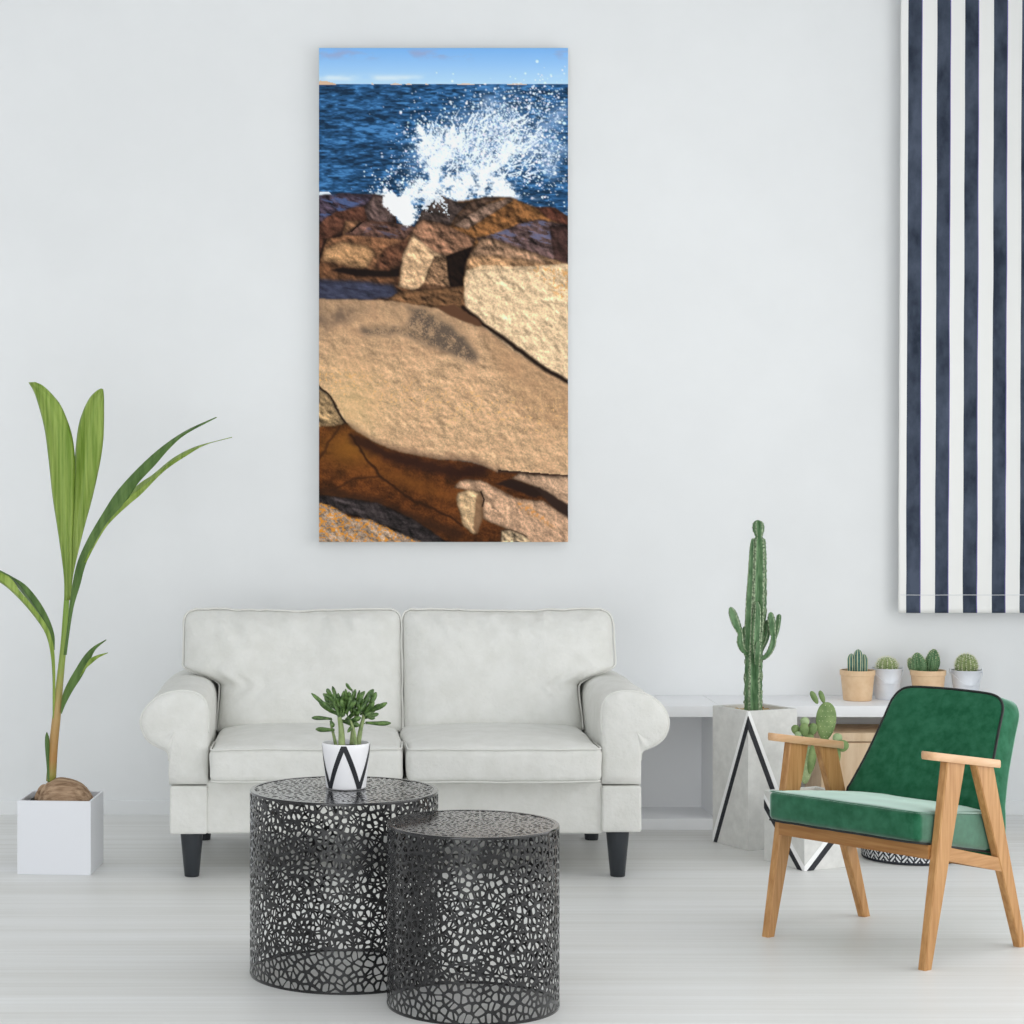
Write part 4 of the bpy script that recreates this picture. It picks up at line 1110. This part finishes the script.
col('branch', [(774.5, 640, 1.6, .01), (777, 630, 2.4, .01), (778.5, 620, 2.6, .01), (779, 615.5, 2.2, .01), (779, 614, .4, .01)], 4, .1, DC, .35, tall)
col('branch', [(761, 650, 2.5, .01), (765.5, 638, 3.6, .015), (767, 628, 3.4, .015), (767.5, 621, 2, .015), (767.5, 619.5, .4, .015)], 4, .1, DC, .4, tall)

fc2 = Vector((1.709, 7.713)); H2 = .26; s2 = .237
ce2 = fc2 + (ld + rd) * s2 / 2
pear = thing('potted_cactus', 'prickly pear cactus with flat oval pads in the short concrete planter behind the green armchair', 'potted plant', (ce2.x, ce2.y, 0)); to2 = pear.location
st = []
for fcx in ('L', 'R'):
    st.append(('black_stripe', M['black_inlay'], fcx, [(.085, .001), (1, .222), (1, .188), (.24, .001)] if False else [(.17, .001), (.045, .001), (1, .226), (1, .194)]))
    st.append(('white_stripe', M['white_inlay'], fcx, [(0, .001), (.042, .001), (1, .228), (1, .247), (0, .018)]))
inn2, _ = conc_planter(pear, to2, fc2, ld, rd, s2, H2, st)
soil_patch('gravel', inn2, H2 - .014, M['gravel'], pear, to2, .008, 20, 5)
def pad(name, c, rx, rz, tilt=0, th=.30, turn=0, d=7.9, m='pad', parent=None):
    p = W(c[0], c[1], d); k = d / FPX
    rot = Matrix.Rotation(math.radians(turn), 3, 'Z') @ Matrix.Rotation(math.radians(tilt), 3, 'Y')
    def sh(q):
        z = q.z / (rz * k)
        q = Vector(q); q.x *= (1 + .12 * z); q.y *= 1 + .1 * mnoise.noise(q * 40); return q
    b = MB(); b.add(*ellipsoid(p, (rx * k, max(th * min(rx, rz) * k, .006), rz * k), rot, 28, 20, sh))
    # areoles: small pale tufts scattered over the pad
    r = random.Random(int(c[0] * 7 + c[1]))
    if rx > 6:
        for j in range(-3, 4):
            for i in range(-2, 3):
                u = (i + .5 * (j % 2) + r.uniform(-.15, .15)) / 2.6; w_ = (j + r.uniform(-.15, .15)) / 3.6
                if u*u + w_*w_ > .8: continue
                q = rot @ sh(Vector((u * rx * k, -th * rx * k * math.sqrt(max(0, 1 - u*u - w_*w_)), w_ * rz * k)))
                b.add(*ellipsoid(p + q, (.0013, .0012, .0013), None, 6, 5), 1)
    return b.build(name, None, parent or pear, True, to2, [M[m], M['spine']])
pad('pad', (826, 721), 10.6, 19, 4, .28, 8, 7.90)
pad('pad', (812, 758), 5.2, 16, 14, .7, 40, 7.92)
pad('pad', (806, 765), 7.5, 19, 4, .25, 10, 7.98, 'pad_pale')
pad('pad', (826, 756), 6.5, 22, -6, .3, 0, 7.97)
pad('pad', (814.3, 697.5), 3.0, 7.2, -28, .7, 0, 7.89)
pad('pad', (822, 697.0), 2.7, 6.8, -20, .7, 0, 7.91)
pad('pad', (804.8, 722), 4.6, 5.0, 0, .7, 0, 7.88, 'pad_pale')
pad('pad', (804.3, 729.5), 4.6, 6.6, 0, .6, 0, 7.85)
pad('pad', (795.5, 729.5), 4.2, 4.8, 0, .8, 0, 7.87)
pad('pad', (798, 735), 3.4, 3.6, 0, .8, 0, 7.85, 'pad_pale')
pad('pad', (813, 729), 4.4, 6.0, 8, .6, 0, 7.88)
pad('pad', (808, 738), 5.5, 7.5, 10, .5, 0, 7.9)
pad('pad', (837.5, 738.5), 4.8, 5.4, 0, .7, 0, 7.88, 'pad_pale')
pad('pad', (843, 746), 5.6, 6.0, 20, .6, 0, 7.86)
pad('pad', (837, 757), 3.6, 9.5, 6, .7, 0, 7.9)
pad('pad', (833, 770), 4.6, 14, 6, .6, 0, 7.94)
# ---------------------------------------------------------------- low white bench units along the wall
BY0, BY1 = 8.60, 8.998; BZ = .496
def bench(name, label, xa, xb, back, group):
    t = thing(name, label, 'bench', ((xa + xb) / 2, 8.8, 0), 0, group); o = t.location
    b = MB(); b.add(*bevel_box(xa, xb, BY0, BY1, BZ - .0445, BZ, .0015)); b.build('top_board', M['shelf'], t, True, o, auto=30)
    b = MB(); b.add(*bevel_box(xa, xb, BY0 + .002, 8.983, 0, .044, .0015)); b.build('bottom_board', M['shelf'], t, True, o, auto=30)
    for x in (xa, xb - .022):
        b = MB(); b.add(*box(x + .0005, x + .0215, BY0 + .006, 8.983, .044, BZ - .0445)); b.build('side_panel', M['shelf'], t, False, o)
    if back:
        b = MB(); b.add(*box(xa + .022, xb - .022, 8.90, 8.915, .044, BZ - .0445)); b.build('back_panel', M['shelf'], t, False, o)
    return t
bench('storage_bench', 'white open storage bench with an empty compartment between the sofa and the tall concrete planter', .80, 1.569, True, 'white benches along the wall')
bench('storage_bench', 'white open storage bench carrying the row of four small cactus pots', 1.5715, 2.672, False, 'white benches along the wall')
# wooden crate inside the right bench
cxa, cxb = (820 - CX) * 8.63 / FPX, 2.60
t = thing('wooden_crate', 'pale wooden crate with a lid standing inside the white bench behind the green armchair', 'crate', ((cxa + cxb) / 2, 8.78, .044)); o = t.location
b = MB(); b.add(*bevel_box(cxa + .006, cxb - .006, 8.636, 8.935, .0445, .345, .003)); b.build('crate_body', M['plywood'], t, True, o, auto=30)
b = MB(); b.add(*bevel_box(cxa, cxb, 8.63, 8.94, .3495, .384, .003)); b.build('lid', M['plywood'], t, True, o, auto=30)
# woven basket
BXc, BYc, BR = 2.163, 7.99, .176
t = thing('woven_basket', 'round basket woven in dark and white zigzags on the floor behind the green armchair', 'basket', (BXc, BYc, 0)); o = t.location
bh = .24; nth = 300; nz_ = 50
v = []; f = []; mi = []
for j in range(nz_ + 1):
    z = .006 + (bh - .006) * j / nz_; r = BR * (1 + .05 * math.sin(PI * j / nz_)) - .0
    for i in range(nth):
        a = 2 * PI * i / nth; rr = r + .0012 * math.sin(j * PI) 
        v.append((BXc + rr * math.cos(a), BYc + rr * math.sin(a), z))
for j in range(nz_):
    for i in range(nth):
        k = (i + 1) % nth
        f.append((j*nth+i, j*nth+k, (j+1)*nth+k, (j+1)*nth+i))
        col_ = i // 6; ph = i % 6
        rowp = (j + (ph if col_ % 2 else 5 - ph)) % 4
        light = rowp < 2 and ph not in (0,) and j > 0
        mi.append(1 if light else 0)
mesh_obj('woven_side', v, f, None, t, True, o, [M['weave_dark'], M['weave_light']], mi)
b = MB(); b.add(*lathe([(BR - .012, 0), (BR - .002, .002), (BR + .0012, .008), (BR - .004, .008)], 64, (BXc, BYc))); b.build('basket_base', M['weave_dark'], t, True, o)
b = MB(); b.add(*tube([Vector((BXc + BR * math.cos(a), BYc + BR * math.sin(a), bh)) for a in np.linspace(0, 2*PI, 65)[:-1]], .006, 8, True)); b.build('rim', M['weave_dark'], t, True, o)

# ---------------------------------------------------------------- four small cactus pots
def spines(b, c, rx, rz, n, ln, seed, ribs=None):
    r = random.Random(seed)
    for k in range(n):
        zz = 1 - 1.7 * (k + .5) / n; a = k * 2.39996
        if ribs: a = round(a / (2*PI/ribs)) * (2*PI/ribs)
        s = math.sqrt(max(0, 1 - zz*zz)); nrm = Vector((s * math.cos(a), s * math.sin(a), zz))
        p = Vector(c) + Vector((nrm.x * rx, nrm.y * rx, nrm.z * rz))
        for q in range(3):
            d = (nrm + Vector((r.uniform(-.8, .8), r.uniform(-.8, .8), r.uniform(-.4, .8)))).normalized()
            sd = d.orthogonal().normalized() * .0013
            e = p + d * ln
            s2_ = d.cross(sd).normalized() * .0013
            b.add([p + sd, p - sd * .5 + s2_, p - sd * .5 - s2_, e], [(0, 1, 3), (1, 2, 3), (2, 0, 3)])
def ribbed_ball(b, c, rx, rz, ribs, depth, nv=24):
    na = ribs * 6; v = []; f = []
    for j in range(nv + 1):
        th = PI * j / nv
        for i in range(na):
            a = 2 * PI * i / na; k = 1 - depth * (1 - (.5 + .5 * math.cos(ribs * a)) ** .8)
            v.append((c[0] + rx * k * math.sin(th) * math.cos(a), c[1] + rx * k * math.sin(th) * math.sin(a), c[2] + rz * math.cos(th) * (1 - .05 * (1 - k))))
    for j in range(nv):
        for i in range(na):
            k = (i + 1) % na; f.append((j*na+i, (j+1)*na+i, (j+1)*na+k, j*na+k))
    b.add(v, f)
DP = 8.82; kp = DP / FPX
def pot_xy(px): return (px - CX) * kp, DP
def pot_thing(px, label, dy=0):
    x = (px - CX) * (DP + dy) / FPX
    return thing('potted_cactus', label, 'potted plant', (x, DP + dy, BZ), 0, 'small cactus pots on the bench'), x, DP + dy
def clay(t, x, y, rt, rb, h):
    o = t.location
    b = MB(); b.add(*lathe([(rb - .003, BZ), (rb, BZ + .002), (rb + (rt - rb) * .8, BZ + h * .8), (rt - .002, BZ + h - .022), (rt + .0012, BZ + h - .020), (rt + .0015, BZ + h - .002), (rt, BZ + h), (rt - .005, BZ + h), (rt - .006, BZ + h - .014)], 44, (x, y)))
    b.build('plant_pot', M['terracotta'], t, True, o, auto=50)
    b = MB(); b.add(*lathe([(rt - .0062, BZ + h - .013), (.003, BZ + h - .010)], 28, (x, y))); b.build('soil', M['soil'], t, True, o)
def bucket(t, x, y, rt, rb, h):
    o = t.location
    b = MB(); b.add(*lathe([(rb - .002, BZ), (rb, BZ + .002), (rb + .001, BZ + .008), (rb + (rt-rb)*.5, BZ + h*.5), (rb + (rt-rb)*.5 + .0015, BZ + h*.5 + .003), (rb + (rt-rb)*.54, BZ + h*.54), (rt - .001, BZ + h - .006), (rt + .002, BZ + h - .003), (rt + .002, BZ + h), (rt - .001, BZ + h), (rt - .003, BZ + h - .014)], 44, (x, y)))
    bk = b.build('bucket', M['zinc'], t, True, o, auto=50)
    b = MB(); b.add(*lathe([(rt - .0032, BZ + h - .013), (.003, BZ + h - .011)], 28, (x, y))); b.build('soil', M['soil'], t, True, o)
    # swing handle folded down against the front, with its two ears
    pts = [Vector((x + (rt + .004) * math.sin(a) * 1.0, y - (rt + .004) * math.cos(a) * .98, BZ + h - .008 - .052 * math.cos(a) ** 2)) for a in np.linspace(-PI/2, PI/2, 30)]
    mesh_obj('handle', *tube(pts, .0013, 6), M['zinc'], bk, True, o)
    for s in (-1, 1):
        b = MB(); b.add(*rounded_box(x + s * (rt + .003) - .0025, x + s * (rt + .003) + .0025, y - .007, y + .007, BZ + h - .014, BZ + h + .006, .002, (1, 1, 1), 2)); b.build('handle_ear', M['zinc'], bk, True, o)
HP = .124
# 1: clay pot, columnar cluster
t, x, y = pot_thing(857.5, 'small clay pot with a blue-green columnar cactus cluster, leftmost of the row on the bench')
clay(t, x, y, 17 * kp, 14 * kp, HP)
b = MB(); zt_ = BZ + HP - .012
for (px_, dy, top, r) in ((858, -.004, 649, 4.6), (851.5, .004, 653.5, 4.0), (864, .004, 654, 4.2), (855, .022, 655, 3.6)):
    xx_ = (px_ - CX) * kp; zt2 = CAMH - (top - CY) * kp
    rr_ = r * kp; hz_ = zt2 - zt_
    ribbed(b, [(xx_, y + dy, zt_), (xx_, y + dy, zt_ + hz_ * .5), (xx_, y + dy, zt2 - rr_ * 1.2), (xx_, y + dy, zt2 - rr_ * .35), (xx_, y + dy, zt2)], [rr_ * .92, rr_ * 1.02, rr_ * .98, rr_ * .6, .0006], 8, .3, px_, 30)
b.build('cactus', None, t, True, t.location, [M['cactus_blue'], M['spine']])
# 2: zinc bucket, spiny globe
t, x, y = pot_thing(887, 'small zinc bucket with a low spiny globe cactus, second in the row on the bench', .045)
k2 = y / FPX; bucket(t, x, y, 14.8 * k2, 11.5 * k2, HP + .004)
c = (x, y, BZ + HP + .012); b = MB(); ribbed_ball(b, c, .043, .036, 14, .16); b.build('cactus', M['cactus_lime'], t, True, t.location)
b = MB(); spines(b, c, .043, .036, 150, .011, 3, 14); b.build('spines', M['spine_white'], t, False, t.location)
# 3: clay pot, two egg-shaped cacti
t, x, y = pot_thing(928, 'small clay pot with two spiny egg-shaped cacti, third in the row on the bench')
clay(t, x, y, 17.2 * kp, 14 * kp, HP)
for q, (px_, py_, rx_, rz_, tl) in enumerate(((918.5, 665, 8.2, 12.5, -8), (932.8, 662, 7.6, 13, 8), (913, 666, 4.0, 8, -16))):
    c = ((px_ - CX) * kp, y + (.0, .004, .02)[q], CAMH - (py_ - CY) * kp)
    rot = Matrix.Rotation(math.radians(tl), 3, 'Y'); b = MB()
    vv, ff = MB(), None
    bb_ = MB(); ribbed_ball(bb_, (0, 0, 0), rx_ * kp, rz_ * kp, 13, .14)
    vq = [Vector(c) + rot @ Vector((p[0] * (1 - .25 * max(0, p[2]) / (rz_*kp)), p[1] * (1 - .25 * max(0, p[2]) / (rz_*kp)), p[2])) for p in bb_.v]
    cb = mesh_obj('cactus', vq, bb_.f, M['cactus'], t, True, t.location)
    b = MB(); spines(b, (0, 0, 0), rx_ * kp * .92, rz_ * kp * .97, 110, .0045, 7 + q, 13)
    mesh_obj('spines', [Vector(c) + rot @ Vector(p) for p in b.v], b.f, M['spine'], cb, False, t.location)
# 4: zinc bucket, ribbed globe
t, x, y = pot_thing(966, 'small zinc bucket with a round ribbed barrel cactus, rightmost of the row on the bench')
bucket(t, x, y, 15 * kp, 11.2 * kp, HP)
c = (x + .001, y, BZ + HP + .016); b = MB(); ribbed_ball(b, c, .046, .050, 17, .2); b.build('cactus', M['cactus_lime'], t, True, t.location)
b = MB(); spines(b, c, .0455, .050, 190, .008, 9, 17); b.build('spines', M['spine_white'], t, False, t.location)
# ---------------------------------------------------------------- green velvet armchair
ch = thing('armchair', 'green velvet armchair with black piping and angled oak legs and armrests', 'chair', (1.729, 6.573, 0), math.radians(-50.7))
def bar(b, p0, p1, w0, w1, t0, t1=None):
    """straight oak member from p0 to p1 (local), width along y (w), thickness along x (t), eased edges, ends cut level"""
    t1 = t1 or t0; rings = []
    for (p, w_, t_) in ((p0, w0, t0), (p1, w1, t1)):
        c = .0035; hx, hy = t_ / 2, w_ / 2
        rings.append([(p[0]+a, p[1]+d, p[2]) for a, d in ((-hx, -hy+c), (-hx+c, -hy), (hx-c, -hy), (hx, -hy+c), (hx, hy-c), (hx-c, hy), (-hx+c, hy), (-hx, hy-c))])
    v = rings[0] + rings[1]
    f = [tuple(range(7, -1, -1)), tuple(range(8, 16))] + [(i, (i+1) % 8, 8 + (i+1) % 8, 8 + i) for i in range(8)]
    b.add(v, f)
for s in (-1, 1):
    b = MB(); bar(b, (s * .285, -.245, 0), (s * .285, -.106, .590), .033, .092, .027); b.build('leg', M['oak_leg'], ch, False)
    b = MB(); bar(b, (s * .285, .236, 0), (s * .285, .033, .575), .034, .086, .027); b.build('leg', M['oak_leg'], ch, False)
    # armrest: slim rounded plank tilting slightly back
    prof = []
    y0, y1, hw = (-.243 if s > 0 else -.232), .112, .025
    for k in range(13):
        a = PI + PI * k / 12; prof.append((hw * math.cos(a), y0 + hw + hw * math.sin(a) * 1.0))
    for k in range(13):
        a = PI * k / 12; prof.append((hw * math.cos(a), y1 - hw * .7 + hw * .7 * math.sin(a)))
    zt = lambda y: .629 - (y + .243) * .151
    v = []; n = len(prof)
    for dz, k in ((-.024, .93), (-.020, 1), (-.004, 1), (0, .93)):
        for (x, y) in prof: v.append((s * .285 + x * k, -.07 + (y + .07) * (.99 if k < 1 else 1), zt(y) + dz))
    f = [tuple(range(n - 1, -1, -1)), tuple(range(3*n, 4*n))]
    for q in range(3):
        for i in range(n): f.append((q*n+i, q*n+(i+1) % n, (q+1)*n+(i+1) % n, (q+1)*n+i))
    mesh_obj('armrest', v, f, M['oak_arm'], ch, True, auto=35)
# rails
b = MB(); v, f = box(-.272, .272, -.209, -.187, .312, .352); b.add(v, f); b.build('front_rail', M['oak_long'], ch, False)
b = MB(); v, f = box(-.272, .272, .150, .172, .235, .275); b.add(v, f); b.build('rear_rail', M['oak_long'], ch, False)
for s in (-1, 1):
    x0, x1 = s * .285 - .011, s * .285 + .011
    v = []
    for (y, za, zb) in ((-.185, .312, .352), (.160, .232, .272)):
        v += [(x0, y, za), (x1, y, za), (x1, y, zb), (x0, y, zb)]
    f = [(0, 1, 2, 3), (7, 6, 5, 4)] + [(i, (i+1) % 4, 4 + (i+1) % 4, 4 + i) for i in range(4)]
    mesh_obj('side_rail', v, f, M['oak_side'], ch, False)
# seat cushion: wedge that drops towards the back
def seat(p):
    q = Vector(p); t = (q.y + .250) / .42
    u = (q.x + .01) / .278
    top = (q.z - .36) / .10
    q.z = .362 - .078 * t + (.090 + .034 * t) * max(-.02, min(1.02, (p.z - .36) / .10))
    if top > .9: q.z += .012 * (1 - u ** 4) * min(1, max(0, t * 3))
    if t < .3: q.y -= .006 * (1 - u ** 4) * (1 - t / .3)
    q.z += .0015 * mnoise.noise(q * 16)
    return q
b = MB(); b.add(*rounded_box(-.284, .268, -.250, .172, .36, .46, .020, (18, 14, 4), 4, seat))
sc_ = b.build('seat', M['velvet_seat_sheen'], ch, True)
for z_ in (.4575, .3625):
    pts = []
    xs = .262; r = .022
    pts += [Vector((-.283, .15, z_)), Vector((-.283, -.1, z_)), Vector((-.2835, -.20, z_))]
    pts += [Vector((-.284 + r * (1 - math.cos(a)), -.228 - r * math.sin(a), z_)) for a in np.linspace(.15, PI/2, 5)]
    pts += [Vector((x, -.250, z_)) for x in np.linspace(-.25, .23, 16)]
    pts += [Vector((.268 - r * (1 - math.sin(a)), -.228 - r * math.cos(a), z_)) for a in np.linspace(0, PI/2 - .15, 5)]
    pts += [Vector((.2675, -.20, z_)), Vector((.267, -.1, z_)), Vector((.267, .15, z_))]
    pts = [seat(p) + Vector((0, -.001, .001 if z_ > .4 else -.0015)) for p in pts]
    if z_ > .4:
        mesh_obj('piping', *tube(pts, .0018, 6), M['velvet_seat_sheen'], sc_, True)
    else:
        mesh_obj('piping', *tube(pts, .0034, 6), M['black_piping'], sc_, True)
# backrest: leaning slab, narrower at the top, with rounded corners
ymid = lambda z: .115 + .575 * (z - .43) if z > .43 else .115 + .15 * (z - .43)
half = [(.238, .284), (.262, .296), (.264, .35), (.258, .42), (.250, .445), (.236, .500), (.226, .545), (.217, .60), (.210, .65), (.205, .69), (.199, .712), (.186, .730), (.165, .742), (.13, .7475), (.06, .750)]
hs = [tuple(p) for p in spline(half, 60)]
outl = [(x, z) for x, z in hs] + [(0, .7505)] + [(-x, z) for x, z in reversed(hs)]
no = len(outl); cz = .52
rings = [(1.0, .052, 0), (1.0, .006, 1), (.995, .0, 1), (.975, -.003, 1), (.92, -.006, 1), (.8, -.010, 1), (.6, -.014, 1), (.4, -.016, 1), (.2, -.016, 1)]
v = []; f = []
def bp(x, z, k, off):
    xx, zz = x * k, cz + (z - cz) * k
    return Vector((xx, ymid(zz) + off + .0012 * mnoise.noise(Vector((xx * 12, zz * 12, 3))), zz - off * .25))
TH = .104
layers = [('b', .2, TH + .006), ('b', .5, TH + .006), ('b', .8, TH + .004), ('b', .93, TH + .001), ('b', .98, TH - .006), ('b', 1.0, TH - .018), ('s', 1.0, TH * .5)] + [('f', k, o_) for k, o_, _ in rings[1:]]
for (_, k, o_) in layers:
    for (x, z) in outl: v.append(bp(x, z, k, o_))
m = len(layers)
for q in range(m - 1):
    for i in range(no):
        j = (i + 1) % no; f.append((q*no+i, q*no+j, (q+1)*no+j, (q+1)*no+i))
f.append(tuple(range(no - 1, -1, -1))); f.append(tuple((m-1)*no + i for i in range(no)))
bk = mesh_obj('backrest', v, f, M['velvet'], ch, True)
pp = [bp(x, z, 1.002, .0) for x, z in outl[8:no - 8]]
mesh_obj('piping', *tube(pp, .0042, 6), M['black_piping'], bk, True)
